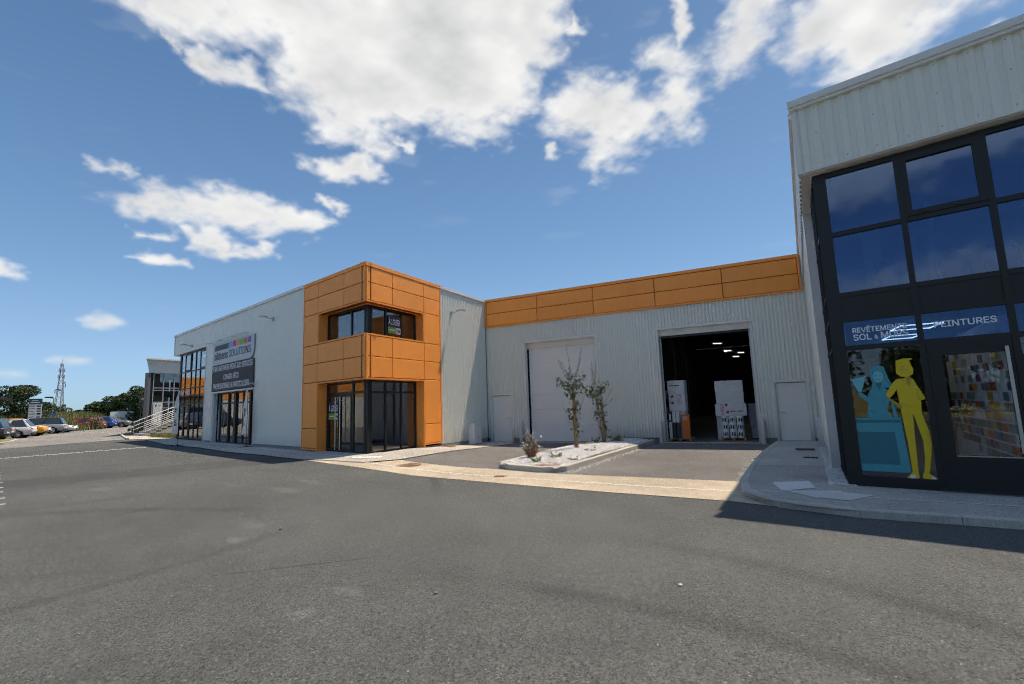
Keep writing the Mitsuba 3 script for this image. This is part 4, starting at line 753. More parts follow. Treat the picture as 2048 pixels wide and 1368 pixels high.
# painted figures stuck on the glass (plain generic figures)
dd = -.027
t = thing('window_sticker', 'teal sticker of a woman holding a colour fan behind a counter on showroom glass', 'sticker')
put('counter', FG.poly([(.20, .34), (.84, .34), (.80, 1.215), (.20, 1.215)], dd, .002), 'm_teal', t)
put('counter_panel', [FG.poly([(.20, .46), (.72, .46), (.70, .98), (.20, .98)], dd + .003, .002), FG.poly([(.20, 1.13), (.79, 1.13), (.79, 1.18), (.20, 1.18)], dd + .003, .002)], 'm_teal_dark', t)
put('woman', [FG.poly([(.38, 1.217), (.37, 1.32), (.39, 1.36), (.42, 1.52), (.41, 1.6), (.44, 1.66), (.50, 1.72), (.62, 1.72), (.69, 1.66), (.70, 1.50), (.64, 1.36), (.68, 1.217)], dd, .002), FG.poly([(.43, 1.42), (.33, 1.54), (.29, 1.57), (.27, 1.62), (.30, 1.66), (.34, 1.62), (.44, 1.53)], dd + .0025, .002), FG.poly([(.71, 1.217), (.70, 1.5), (.73, 1.52), (.77, 1.217)], dd, .002)], 'm_teal', t)
hair = Polygon([(.36, 1.80), (.38, 1.72), (.47, 1.69), (.50, 1.78), (.48, 1.9), (.49, 2.0), (.53, 2.06), (.6, 2.07), (.66, 2.04), (.68, 1.92), (.72, 1.78), (.76, 1.7), (.62, 1.72), (.5, 1.72), (.42, 1.74)]).buffer(.012)
put('hair', FG.poly(list(hair.exterior.coords), dd + .003, .002), 'm_teal', t)
import shapely.affinity as aff
from shapely.geometry import Point
put('face', FG.poly(list(aff.scale(Point(.575, 1.89).buffer(.08, 12), .85, 1.15).exterior.coords), dd + .006, .002), 'm_teal_pale', t)
put('face_marks', [FG.poly([(.53, 1.905), (.555, 1.91), (.555, 1.902), (.53, 1.897)], dd + .009, .001), FG.poly([(.60, 1.912), (.625, 1.915), (.625, 1.907), (.60, 1.904)], dd + .009, .001), FG.poly([(.545, 1.845), (.60, 1.85), (.60, 1.843), (.545, 1.838)], dd + .009, .001), FG.poly([(.52, 1.78), (.62, 1.79), (.58, 1.66)], dd + .0055, .001)], 'm_teal_dark', t)
put('crease_line', [FG.poly(list(LineString(p_).buffer(.003, cap_style=2).exterior.coords), dd + .0062, .001) for p_ in ([(.46, 1.56), (.52, 1.52), (.55, 1.47)], [(.40, 1.34), (.48, 1.31)], [(.60, 1.5), (.63, 1.42)], [(.52, 1.98), (.505, 1.85), (.49, 1.76)], [(.645, 1.98), (.675, 1.85), (.71, 1.75)], [(.40, 1.79), (.46, 1.76)], [(.44, 1.66), (.43, 1.57)])], 'm_teal_dark', t)
put('colour_fan', [FG.poly([(.29, 1.64), (.20 + .055 * q, 1.86 + .012 * q), (.25 + .055 * q, 1.875 + .012 * q), (.33, 1.65)], dd + .006 + .0012 * q, .001) for q in range(4)], 'm_teal_pale', t)
t = thing('window_sticker', 'yellow sticker of a standing man, hand on hip, on the showroom glass', 'sticker')
put('shirt', FG.poly([(.80, 1.60), (.78, 1.80), (.82, 1.83), (.94, 1.85), (1.02, 1.83), (1.06, 1.72), (1.13, 1.55), (1.14, 1.50), (1.08, 1.48), (1.07, 1.27), (.82, 1.27)], dd + .008, .002), 'm_yellow_fig', t)
put('sleeve', FG.poly([(.82, 1.83), (.76, 1.78), (.65, 1.60), (.65, 1.56), (.70, 1.53), (.76, 1.6), (.80, 1.68)], dd + .0105, .002), 'm_yellow_fig', t)
put('forearm', FG.poly([(.66, 1.55), (.83, 1.42), (.84, 1.36), (.81, 1.35), (.69, 1.49)], dd + .0105, .002), 'm_yellow_dark', t)
put('trousers', [FG.poly([(.82, 1.27), (.96, 1.27), (.945, .9), (.93, .33), (.86, .33), (.85, .8)], dd + .006, .002), FG.poly([(.965, 1.27), (1.07, 1.27), (1.13, 1.0), (1.14, .8), (1.10, .55), (1.06, .34), (1.0, .34), (1.035, .6), (1.04, .85)], dd + .006, .002)], 'm_yellow_fig', t)
put('shoe', FG.poly(list(Polygon([(.77, .24), (.88, .24), (.93, .28), (.92, .35), (.86, .35)]).buffer(.008).exterior.coords), dd + .009, .002), 'm_yellow_fig', t); put('shoe', FG.poly(list(Polygon([(.98, .27), (1.13, .24), (1.145, .27), (1.06, .34), (.99, .35)]).buffer(.006).exterior.coords), dd + .009, .002), 'm_yellow_fig', t)
put('shoe_toe', [FG.poly(list(aff.rotate(aff.scale(Point(.855, .285).buffer(.04, 10), 1, .7), 25).exterior.coords), dd + .012, .001), FG.poly(list(aff.scale(Point(1.105, .275).buffer(.028, 10), 1, .7).exterior.coords), dd + .012, .001)], 'm_paint_white', t)
put('head', FG.poly(list(Polygon([(.83, 1.93), (.84, 2.08), (.90, 2.11), (1.0, 2.08), (1.03, 1.98), (1.02, 1.91), (.95, 1.87), (.88, 1.88)]).buffer(.012).exterior.coords), dd + .011, .002), 'm_yellow_fig', t)
put('hair', FG.poly(list(Polygon([(.83, 2.05), (.84, 2.13), (.93, 2.155), (1.04, 2.15), (.98, 2.11), (1.02, 2.09), (.93, 2.09)]).buffer(.006).exterior.coords), dd + .0135, .002), 'm_yellow_fig', t)
put('face_marks', [FG.poly([(.88, 1.985), (.98, 1.99), (.98, 1.982), (.88, 1.975)], dd + .0137, .001), FG.poly([(.90, 2.03), (.93, 2.035), (.93, 2.025), (.90, 2.02)], dd + .0137, .001), FG.poly([(.96, 2.036), (.99, 2.04), (.99, 2.03), (.96, 2.026)], dd + .0137, .001), FG.poly([(.92, 1.86), (1.0, 1.865), (.96, 1.72)], dd + .0107, .001)], 'm_yellow_dark', t)
def stroke(pts, w=.006): return list(LineString(pts).buffer(w / 2, cap_style=2).exterior.coords)
put('crease_line', [FG.poly(stroke(p_), dd + .0128, .001) for p_ in ([(.80, 1.68), (.815, 1.60), (.82, 1.5)], [(.955, 1.26), (.96, 1.1)], [(.84, 1.45), (.9, 1.40), (.96, 1.39)], [(1.07, 1.48), (1.05, 1.58), (1.06, 1.66)], [(.87, 1.0), (.93, .97)], [(1.05, .98), (1.12, .95)], [(.88, 1.84), (.93, 1.77), (.955, 1.72)], [(1.01, 1.835), (.985, 1.78), (.965, 1.72)], [(.70, 1.56), (.755, 1.61)])], 'm_yellow_dark', t)
put('pocket_mark', [FG.poly([(1.0, 1.69), (1.05, 1.70), (1.05, 1.693), (1.0, 1.683)], dd + .0105, .001)], 'm_paint_white', t)
# colour sample wall inside
mat('m_slat', (.8, .82, .82), .5); sw = thing('sample_wall', 'white slatted display wall of coloured paint samples behind the showroom door glass', 'display wall')
DWF = Frame((3.42, 9.98), (.10, .995), (-.995, .10))
put('slat_board', corrugated(DWF, .0, 4.6, .13, 2.75, (), pitch=.3, depth=.012, back=.05), 'm_slat', sw)
PAL = [(.30, .03, .03), (.08, .16, .22), (.45, .28, .06), (.32, .33, .30), (.20, .19, .17), (.12, .20, .09), (.42, .08, .03), (.16, .24, .26), (.25, .13, .11), (.10, .03, .14), (.35, .42, .42), (.48, .36, .04), (.05, .09, .05), (.04, .08, .2), (.40, .40, .28), (.2, .17, .2)]
for i, c in enumerate(PAL): mat(f'm_sample_{i}', [min(.8, q * 1.35) for q in c], .6)
for i in range(15):
    u = .06 + i * .30
    for j in range(14):
        z = .25 + j * .168
        if z > 2.5 or z < .25 + max(0, i - 5) * .045 + (.25 if i < 2 else 0) or (j > 5 and rnd.random() < .1 + .09 * (j - 5)) or rnd.random() < .06: continue
        put('sample', DWF.panel(u, u + .235, z, z + .138, .014, .024, .003), f'm_sample_{(rnd.randrange(16))}', sw)
fr_e = {'type': 'area', 'radiance': {'type': 'rgb', 'value': [.8, .8, .78]}}
for i, (x, y, w, l, lb) in enumerate(((2.85, 12.15, .66, .85, 'nearest'), (3.05, 14.2, .6, .9, 'second'), (3.2, 16.35, .62, 1.0, 'farthest left'), (5.15, 16.35, .75, .95, 'rightmost'))):
    t = thing('ceiling_lamp', f'{lb} thin rectangular light frame under the showroom ceiling', 'lamp'); e = .013
    put('housing', [B(x - w / 2, x + w / 2, y - l / 2, y - l / 2 + e, 2.905, 2.95), B(x - w / 2, x + w / 2, y + l / 2 - e, y + l / 2, 2.905, 2.95), B(x - w / 2, x - w / 2 + e, y - l / 2 + e, y + l / 2 - e, 2.905, 2.95), B(x + w / 2 - e, x + w / 2, y - l / 2 + e, y + l / 2 - e, 2.905, 2.95)], 'm_white', t)
    g = trimesh.util.concatenate([B(x - w / 2, x + w / 2, y - l / 2, y - l / 2 + e, 2.885, 2.903), B(x - w / 2, x + w / 2, y + l / 2 - e, y + l / 2, 2.885, 2.903), B(x - w / 2, x - w / 2 + e, y - l / 2 + e, y + l / 2 - e, 2.885, 2.903), B(x + w / 2 - e, x + w / 2, y - l / 2 + e, y + l / 2 - e, 2.885, 2.903)])
    kk = key_free(t + '__light_strip'); scene[kk] = {**mikit.ply(g, 'm_lens'), 'emitter': fr_e}
    put('wire', [cyl((x - w * .4, y, 2.95), (x - w * .4, y, 2.985), .004, n=5), cyl((x + w * .4, y, 2.95), (x + w * .4, y, 2.985), .004, n=5)], 'm_black', t)
def chair(x, y, ang, label):
    t = thing('office_chair', label, 'chair'); z = 3.3; c, s = math.cos(ang), math.sin(ang)
    tr = lambda m: trimesh.Trimesh(np.asarray(m.vertices) @ np.array([[c, s, 0], [-s, c, 0], [0, 0, 1]]) + [x, y, z], m.faces, process=False)
    bk = trimesh.creation.icosphere(2, 1.0); v = np.array(bk.vertices); v = np.sign(v) * np.abs(v) ** .6 * [.27, .05, .33] + [0, .25, .85]; put('backrest', tr(trimesh.Trimesh(v, bk.faces)), 'm_dark_blue', t, smooth=True)
    st = trimesh.creation.icosphere(2, 1.0); v = np.array(st.vertices); v = np.sign(v) * np.abs(v) ** .6 * [.26, .26, .05] + [0, 0, .46]; put('seat', tr(trimesh.Trimesh(v, st.faces)), 'm_dark_blue', t, smooth=True)
    put('stem', tr(cyl((0, 0, .1), (0, 0, .43), .03)), 'm_black', t)
    for q in range(5): put('leg', tr(cyl((0, 0, .1), (.3 * math.cos(q * 1.257), .3 * math.sin(q * 1.257), .05), .02)), 'm_black', t)
chair(3.75, 12.3, .2, 'office chair seen through the upper showroom window, the middle one'); chair(4.35, 12.4, -.4, 'office chair at the right upstairs behind the showroom glass'); chair(2.75, 12.5, .5, 'office chair at the left upstairs behind the showroom glass')

# ---------------------------------------------------------------- planter plants
def young_tree(x, y, seed, stake, label, crown_z, top, lean, shoots):
    r = np.random.default_rng(seed); z0 = float(gz(x, y)) + .12
    t = thing('young_tree', label, 'tree', 'young staked trees in the planter')
    put('stake', cyl((x + .03, y - .03, z0 - .1), (x + .0 + lean * .15, y - .03, z0 + stake), .052, .045, 10), 'm_wood', t, smooth=40)
    tops = np.array([x + lean, y, z0 + crown_z]); tr = [cyl((x - .06, y + .03, z0 - .05), (x - .05 + lean * .5, y + .02, z0 + crown_z * .6), .025, .02, 7), cyl((x - .05 + lean * .5, y + .02, z0 + crown_z * .6), tops, .02, .014, 7)]
    pts = []
    q_ = crown_z / 2.15
    for dx, zz, nn, sg_ in ((0, 2.42, 22, .10), (.02, 2.2, 26, .11), (-.24, 2.08, 20, .09), (-.16, 1.96, 22, .10), (.25, 2.2, 18, .09), (.18, 1.98, 24, .11), (0, 1.88, 26, .12), (.42, 2.32, 9, .07), (-.42, 2.2, 8, .07), (.02, 1.68, 16, .08), (.05, 1.45, 15, .08), (-.06, 1.28, 14, .08), (.10, 1.2, 13, .08), (-.12, 1.0, 10, .07), (.09, .95, 14, .08), (.05, .72, 12, .07), (.09, .55, 10, .07)):
        c_ = np.array([x - .02 + lean * min(1, zz / 2.15) ** 1.4 + dx, y - .06 + r.normal() * .05, z0 + zz * q_])
        if abs(dx) > .1: tr.append(cyl((x - .03 + lean * .8, y, z0 + (zz - .35) * q_), c_ + [0, .05, .05], .011, .005, 5))
        pts += (c_ + r.normal(scale=(sg_, sg_, sg_ * 1.15), size=(int(nn * 1.75), 3))).tolist()
    put('branch', tr, 'm_wood', t)
    m, c = leaves(pts, .05, r, [(.028, .05, .018), (.045, .075, .025), (.022, .04, .016), (.075, .12, .045)], aspect=.6); put('foliage', m, 'm_leaf', t, color=c)
    sh, lp = [], []
    for dx, dy, z1, z2 in shoots:
        a = np.array([tops[0] + dx * .35, tops[1] + dy * .3, z0 + z1]); b = np.array([tops[0] + dx, tops[1] + dy, z0 + z2]); mid = (a + b) / 2 + [dx * .08, 0, .0]
        sh += [cyl(a, mid, .007, .005, 5), cyl(mid, b, .005, .003, 5)]
        for q in np.linspace(.05, 1, 17): p = (a * (1 - q) + b * q); lp += (p + r.normal(scale=.018, size=(2, 3))).tolist()
    put('shoot', sh, 'm_wood', t); m, c = leaves(lp, .022, r, [(.07, .08, .04), (.10, .12, .05)]); put('shoot_leaf', m, 'm_leaf', t, color=c)
young_tree(-5.42, 14.9, 5, 1.85, 'staked young tree with long bare shoots, nearer of the two in the gravel planter', 2.15, 3.3, -.02, [(-.55, .1, 2.3, 3.02), (-.15, .0, 2.5, 3.42), (.36, .0, 2.3, 3.3), (.28, .1, 2.4, 2.95), (-.38, .1, 2.3, 2.85), (.45, 0, 1.2, 1.95), (-.42, .05, 1.0, 1.45)])
young_tree(-5.15, 17.1, 6, 1.5, 'young tree leaning left on a wooden stake, farther of the two near the warehouse wall', 1.95, 2.9, -.2, [(-.12, 0, 2.2, 2.95), (.02, 0, 2.3, 3.0), (-.2, .1, 2.1, 2.75), (.62, 0, 1.4, 2.0), (.6, .05, 1.3, 1.62)])
t = thing('flowering_plant', 'scruffy plant with reddish leaves and small white blooms in the planter corner', 'plant'); r = np.random.default_rng(9); px, py, pz = -5.92, 12.55, .11
st, fl, lo, rd = [], [], [], []
for k in range(46):
    a = r.uniform(0, 6.28); s = r.uniform(.05, .36); h = r.uniform(.35, .82) * (1 - .25 * s / .36); e = np.array([px + math.cos(a) * s, py + math.sin(a) * s, pz + h]); b = np.array([px + math.cos(a) * .05, py + math.sin(a) * .05, pz - .02]); mid = (b + e) / 2 + [0, 0, .05]
    st += [cyl(b, mid, .005, .004, 4, False), cyl(mid, e, .004, .002, 4, False)]
    fl += (e + r.normal(scale=.022, size=(4, 3))).tolist(); lo += [(b + (e - b) * q + r.normal(scale=.02, size=3)).tolist() for q in np.linspace(.1, .8, 9)]
    if math.cos(a) > .1: rd += [(b + (e - b) * q + r.normal(scale=.03, size=3)).tolist() for q in np.linspace(.05, .55, 9)]
put('stem', st, 'm_rust', t); m, c = leaves(fl, .021, r, [(.66, .64, .6), (.7, .66, .62)], aspect=.8); put('blossom', m, 'm_leaf', t, color=c)
m, c = leaves(lo, .03, r, [(.10, .085, .04), (.14, .10, .05), (.09, .10, .045)]); put('leaf', m, 'm_leaf', t, color=c); m, c = leaves(rd, .035, r, [(.26, .085, .055), (.30, .12, .08)]); put('red_leaf', m, 'm_leaf', t, color=c)
def weed(x, y, s, label, z=.12, n=60, tones=((.10, .15, .03), (.15, .20, .05))):
    t = thing('weed', label, 'plant'); r = np.random.default_rng(int(abs(x * 100 + y * 10))); P = []; stm = []
    for k in range(10):
        a = r.uniform(0, 6.28); e = np.array([x + math.cos(a) * s, y + math.sin(a) * s, float(gz(x, y)) + z + s * r.uniform(.4, 1.1)]); b = np.array([x, y, float(gz(x, y)) + z - .01]); stm.append(cyl(b, e, .004, .002, 4, False)); P += [(b + (e - b) * q + r.normal(scale=s * .15, size=3)).tolist() for q in np.linspace(.2, 1, n // 10)]
    put('stem', stm, 'm_rust', t); m, c = leaves(P, s * .26, r, tones); put('leaf', m, 'm_leaf', t, color=c)
weed(-5.36, 11.6, .14, 'bright green weed in the gravel left of the rusty cover'); weed(-5.15, 12.5, .17, 'low green weed behind the rusty cover in the planter'); weed(-4.5, 12.1, .11, 'small green weed right of the rusty cover in the planter'); weed(-4.7, 14.1, .15, 'thin weed in the middle of the gravel planter', tones=((.12, .12, .06),))
weed(-5.3, 16.9, .22, 'leafy green weed by the left bollard side of the planter, between the two staked trees'); weed(-4.85, 17.5, .26, 'green weed at the foot of the farther staked tree', n=110); weed(-5.6, 16.2, .16, 'pale dry weed left of the leafy one in the planter', tones=((.3, .27, .15),))

# ---------------------------------------------------------------- cars
def car(name, label, x, y, hd, L, W, Hh, paint, shape='hatch', roof=None, flip=False, detail=True):
    """hd: direction (unit) that the nose points to; x, y the middle on the ground"""
    t = thing(name, label, 'car', None); h = np.array(hd, float); h /= np.linalg.norm(h); s = np.array([-h[1], h[0]]); z0 = float(gz(x, y)) + .006
    X = lambda P: np.column_stack([x + h[0] * P[:, 0] + s[0] * P[:, 1], y + h[1] * P[:, 0] + s[1] * P[:, 1], z0 + P[:, 2]])
    def M(v, f): return trimesh.Trimesh(X(np.asarray(v, float)), f, process=False)
    q = L / 4.2; hw = W / 2; belt = Hh * .60
    prof = {'hatch': [(-.50, .62, .88, .80), (-.485, .45, .93, .90), (-.42, .30, .99, .985), (-.2, .24, 1.0, 1.0), (.12, .24, 1.0, .985), (.22, .25, 1.0, .95), (.38, .27, .98, .87), (.46, .34, .92, .76), (.5, .45, .80, .62)],
            'suv': [(-.50, .6, .90, .86), (-.485, .45, .94, .93), (-.42, .34, .99, 1.0), (-.2, .28, 1.0, 1.0), (.14, .28, 1.0, .99), (.22, .29, 1.0, .97), (.40, .31, .99, .93), (.475, .38, .93, .85), (.5, .48, .84, .72)],
            'sedan': [(-.50, .55, .86, .82), (-.485, .42, .92, .92), (-.42, .28, .98, .95), (-.2, .22, 1.0, .98), (.12, .22, 1.0, .96), (.22, .23, 1.0, .93), (.38, .25, .98, .82), (.47, .30, .9, .7), (.5, .4, .78, .56)],
            'van': [(-.50, .5, .96, 1.0), (-.49, .34, .98, 1.0), (-.42, .3, 1, 1.0), (-.2, .28, 1, 1), (.1, .28, 1, 1), (.24, .3, 1, .98), (.42, .32, .98, .88), (.48, .4, .94, .78), (.5, .5, .84, .66)]}[shape]
    rings = []
    for px_, zb, w, zt in prof:
        zt = zt * belt; zb = zb * .8
        rings.append([(px_ * L, yy * hw, zz) for yy, zz in ((-.80 * w, zb), (-.97 * w, zb + .10), (-w, zb + (zt - zb) * .55), (-.965 * w, zt - .06), (-.88 * w, zt), (-.4 * w, zt + .025), (.4 * w, zt + .025), (.88 * w, zt), (.965 * w, zt - .06), (w, zb + (zt - zb) * .55), (.97 * w, zb + .10), (.80 * w, zb))])
    n = 12; V = [p for r_ in rings for p in r_]; F = []
    for a in range(len(rings) - 1):
        for b in range(n): c = (b + 1) % n; F += [(a * n + b, a * n + c, a * n + n + c), (a * n + b, a * n + n + c, a * n + n + b)]
    for e in (0, len(rings) - 1): F += [(e * n, e * n + b, e * n + b + 1) for b in range(1, n - 1)]
    put('body', M(V, F), paint, t, smooth=38)
    w0, w1, r1, r0 = {'hatch': (.27, .09, -.36, -.485), 'suv': (.26, .11, -.40, -.48), 'sedan': (.25, .06, -.22, -.40), 'van': (.36, .2, -.485, -.495)}[shape]
    zb_, zt_ = belt - .02, Hh
    base = [(w0 * L, .80 * hw, zb_ - .04), (r0 * L, .86 * hw, zb_ - .02)]; tw = .66
    Pb = np.array([(w0 * L, -.78 * hw, zb_ - .05), (w0 * L, .78 * hw, zb_ - .05), ((w0 - .06) * L, -.90 * hw, zb_), ((w0 - .06) * L, .90 * hw, zb_), (r0 * L, -.84 * hw, zb_ - .02), (r0 * L, .84 * hw, zb_ - .02), ((r0 + .04) * L, -.90 * hw, zb_), ((r0 + .04) * L, .90 * hw, zb_)])
    Pt = np.array([(w1 * L, -tw * hw, zt_ - .03), (w1 * L, tw * hw, zt_ - .03), ((w1 - .12) * L, -.70 * hw, zt_), ((w1 - .12) * L, .70 * hw, zt_), (r1 * L, -.68 * hw, zt_ - .02), (r1 * L, .68 * hw, zt_ - .02), (-.12 * L, -.70 * hw, zt_ + .012), (-.12 * L, .70 * hw, zt_ + .012)])
    hull = trimesh.convex.convex_hull(np.vstack([Pb, Pt])); put('roof', M(hull.vertices, hull.faces), roof or paint, t, smooth=30)
    def lerp(a, b, k): return np.array(a) * (1 - k) + np.array(b) * k
    def pane(nm, c, off, m_='m_glass_car', inset=.08):
        c = np.array(c, float); mid = c.mean(0); c = c + (mid - c) * inset; nrm = np.cross(c[1] - c[0], c[3] - c[0]); nrm /= np.linalg.norm(nrm); nrm *= np.sign(nrm @ (mid - np.array([mid[0] * .3, 0, zb_]))) or 1
        put(nm, M(np.vstack([c + nrm * off, c - nrm * .01]), [(0, 1, 2), (0, 2, 3), (4, 6, 5), (4, 7, 6), (0, 4, 5), (0, 5, 1), (1, 5, 6), (1, 6, 2), (2, 6, 7), (2, 7, 3), (3, 7, 4), (3, 4, 0)]), m_, t)
    pane('windscreen', [Pb[0], Pb[1], Pt[1], Pt[0]], .014); pane('rear_window', [Pb[4], Pb[5], Pt[5], Pt[4]], .016, inset=.12)
    for sg_ in (0, 1):
        A, Bq, Cq, Dq = Pb[2 + sg_], Pb[6 + sg_], Pt[4 + sg_], Pt[2 + sg_]; lo_ = lerp(A, Bq, .47), lerp(A, Bq, .53); hi_ = lerp(Dq, Cq, .47), lerp(Dq, Cq, .53)
        if shape != 'van': pane('side_window', [A, lo_[0], hi_[0], Dq], .022, inset=.1); pane('side_window', [lo_[1], Bq, Cq, hi_[1]], .022, inset=.1)
        else: pane('side_window', [A, lerp(A, Bq, .25), lerp(Dq, Cq, .18), Dq], .022, inset=.1)
    R = .315 * Hh / 1.47 if shape != 'van' else .33
    for ax in (.305, -.30):
        for sy in (-1, 1):
            cx, cy = ax * L, sy * (hw - .085); wk = f'{t}__wheel'
            a3, b3 = np.array([[cx, cy - .1, R], [cx, cy + .1, R]])
            k = put('wheel', M(*[getattr(cyl(a3, b3, R, n=22), z_) for z_ in ('vertices', 'faces')]), 'm_tyre', t, smooth=40)
            o = cy + sy * .102; rm = [cyl((cx, o - sy * .02, R), (cx, o + sy * .004, R), R * .28, n=12)]
            for sp in range(8): a = sp * math.pi / 4; rm.append(cyl((cx, o, R), (cx + math.cos(a) * R * .66, o, R + math.sin(a) * R * .66), R * .085, n=5))
            an = trimesh.creation.annulus(R * .60, R * .70, .012, sections=24); v = np.array(an.vertices); rm.append(trimesh.Trimesh(np.column_stack([v[:, 0] + cx, v[:, 2] + o, v[:, 1] + R]), an.faces, process=False))
            mm = trimesh.util.concatenate(rm); put('rim', M(mm.vertices, mm.faces), 'm_rim', k)
            ar = cyl((cx, cy + sy * .03, R + .01), (cx, sy * (hw * .985), R + .01), R * 1.16, n=22); put('wheel_arch', M(ar.vertices, ar.faces), 'm_black', t)
    for sy in (-1, 1):
        for nm, px_, mt, zc, ww, hh in (('taillight', -.482, 'm_red_lamp', belt * .80, .20, .13), ('headlight', .462, 'm_head_lamp', belt * .72, .19, .11)):
            e = trimesh.creation.icosphere(2, 1.0); v = np.array(e.vertices) * [.13, ww * .62, hh * .6] + [px_ * L, sy * hw * .76, zc]; put(nm, M(v, e.faces), mt, t, smooth=True)
    gm = B(.47 * L, .5 * L + .012, -.5 * hw, .5 * hw, .28, .44); put('grille', M(gm.vertices, gm.faces), 'm_black', t)
    bm = B(-.5 * L - .01, -.48 * L, -.62 * hw, .62 * hw, .24, .36); put('rear_bumper', M(bm.vertices, bm.faces), 'm_black', t)
    pm = B(-.5 * L - .022, -.49 * L, -.26, .26, .50, .60); put('number_plate', M(pm.vertices, pm.faces), 'm_paint_white', t)
    for sy in (-1, 1):
        e = B((w0 - .1) * L, (w0 - .06) * L, sy * hw * .95, sy * (hw + .13), zb_ - .02, zb_ + .11); put('mirror', M(e.vertices, e.faces), roof or paint, t)
AX = np.array([.52, .854])   # parked across the left row: right end in view
def park(name, label, ex, ey, nose, L, *a, ax=AX, **k):
    ax = np.array(ax) / np.linalg.norm(ax); c = np.array([ex, ey]) - ax * L / 2; car(name, label, c[0], c[1], ax if nose else -ax, L, *a, **k)
park('parked_car', 'dark blue car at the left edge of the photo, rear towards the road', -49.5, 14.9, False, 4.4, 1.84, 1.63, 'm_car_navy', 'suv')
park('parked_car', 'silver car half hidden just behind the dark blue one at the left edge', -52.3, 16.0, False, 4.2, 1.8, 1.52, 'm_car_silver', 'hatch')
park('parked_car', 'white hatchback parked with its rear to the road, right of the dark blue car', -53.2, 17.6, False, 4.1, 1.76, 1.48, 'm_car_pearl', 'hatch')
park('parked_car', 'yellow car with its nose to the road behind the white hatchback', -57.2, 19.7, True, 4.2, 1.8, 1.60, 'm_car_amber', 'suv')
park('parked_car', 'low white car nose out between the yellow car and the silver one', -60.8, 21.2, True, 4.3, 1.78, 1.36, 'm_car_pearl', 'sedan')
park('parked_car', 'silver car with a black roof parked in the middle of the left row', -63.2, 23.3, False, 4.35, 1.82, 1.58, 'm_car_silver', 'suv', roof='m_car_ink')
park('parked_car', 'white saloon at the far end of the left row, nose to the road', -65.9, 25.2, True, 4.6, 1.84, 1.40, 'm_car_pearl', 'sedan')
AX2 = (.35, .93)
park('parked_car', 'red hatchback parked behind a flowering bush beyond the road bend', -76.2, 32.0, False, 4.2, 1.78, 1.48, 'm_car_scarlet', 'hatch', ax=(.62, .78))
park('parked_car', 'bright blue hatchback parked right of the red one', -79.6, 34.7, False, 4.2, 1.78, 1.54, 'm_car_cobalt', 'hatch', ax=(.62, .78))
park('parked_car', 'grey car parked nose out right of the bright blue one', -80.2, 36.8, True, 4.4, 1.82, 1.58, 'm_car_graphite', 'suv', ax=(.62, .78))
park('parked_car', 'black car behind the grey one near the shrubs', -88.5, 40.6, False, 4.4, 1.82, 1.45, 'm_car_ink', 'sedan', ax=(.62, .78))
park('parked_van', 'white delivery van behind the dark bush left of the office stairs', -104.5, 50.0, True, 5.0, 2.0, 2.5, 'm_car_pearl', 'van', ax=(.6, .8)); labels['parked_van']['category'] = 'van'

# ---------------------------------------------------------------- left background
def mound(poly, h, seed, base=0.0, step=1.2):
    P = Polygon(poly); x0, y0, x1, y1 = P.bounds; g = np.array([(a, b) for a in np.arange(x0, x1, step) for b in np.arange(y0, y1, step)]); from shapely import contains_xy
    g = g[contains_xy(P, g[:, 0], g[:, 1])]; bd = np.array([P.exterior.interpolate(q).coords[0] for q in np.arange(0, P.exterior.length, step)]); pts = np.vstack([g, bd])
    from scipy.spatial import Delaunay
    tri = Delaunay(pts).simplices; cen = pts[tri].mean(1); tri = tri[contains_xy(P, cen[:, 0], cen[:, 1])]
    from shapely import points as spts, distance
    dist = distance(P.exterior, spts(pts)); z = gz(pts[:, 0], pts[:, 1]) - .05 + h * ss(0, 5, dist) * (.75 + .5 * meshkit.noise(np.column_stack([pts * .25, pts[:, :1] * 0 + seed]))) + base
    return trimesh.Trimesh(np.column_stack([pts, z]), tri, process=False), pts, z
BANK = [(-60.5, 16.4), (-63.5, 19.4), (-68.2, 23.2), (-70.8, 26.4), (-74.5, 29.9), (-80.8, 33.0), (-86, 35.6), (-97, 42.3), (-110, 50.5), (-120, 49), (-112, 36), (-92, 24), (-75, 12)]
m, pts, z = mound(BANK, 1.75, 3); structure('grass_bank', m, 'm_grass', True)
r = np.random.default_rng(31)
def blades(n, xy, z, hgt, wid, r, tones):
    a = r.uniform(0, 6.28, n); b = np.column_stack([xy, z]); d = np.column_stack([np.cos(a), np.sin(a), a * 0]); h = hgt * r.uniform(.5, 1.3, n)
    tip = b + np.column_stack([r.normal(scale=.18, size=n) * h, r.normal(scale=.18, size=n) * h, h]); v = np.stack([b - d * wid, b + d * wid, tip], 1).reshape(-1, 3)
    col = np.asarray(tones)[r.integers(0, len(tones), n)] * r.uniform(.7, 1.25, n)[:, None]
    return trimesh.Trimesh(v, np.arange(3 * n).reshape(-1, 3), process=False), np.repeat(np.clip(col, 0, 1), 3, 0)
idx = r.integers(0, len(pts), 26000); xy = pts[idx] + r.uniform(-.9, .9, (26000, 2)); m, c = blades(26000, xy, z[idx] - .05, .85, .05, r, [(.20, .20, .07), (.14, .16, .05), (.30, .26, .12), (.09, .12, .035)])
structure('tall_grass', m, 'm_leaf', kind='stuff', label='tall yellow green grass on the bank behind the parked cars', color=c)
VERGE = [(-40.2, 17.95), (-34.95, 15.92), (-33.7, 16.4), (-31.3, 16.9), (-31.2, 26), (-36, 26), (-44, 24.0), (-47.5, 21.6), (-46.6, 20.7)]
structure('dry_verge', sheet(VERGE, .012), 'm_ground'); structure('footpath', sheet([(-40.2, 17.98), (-34.95, 15.95), (-31.4, 16.3), (-31.4, 16.75), (-35.4, 17.4), (-38.6, 18.7), (-40.8, 19.3)], .018), 'm_pave')
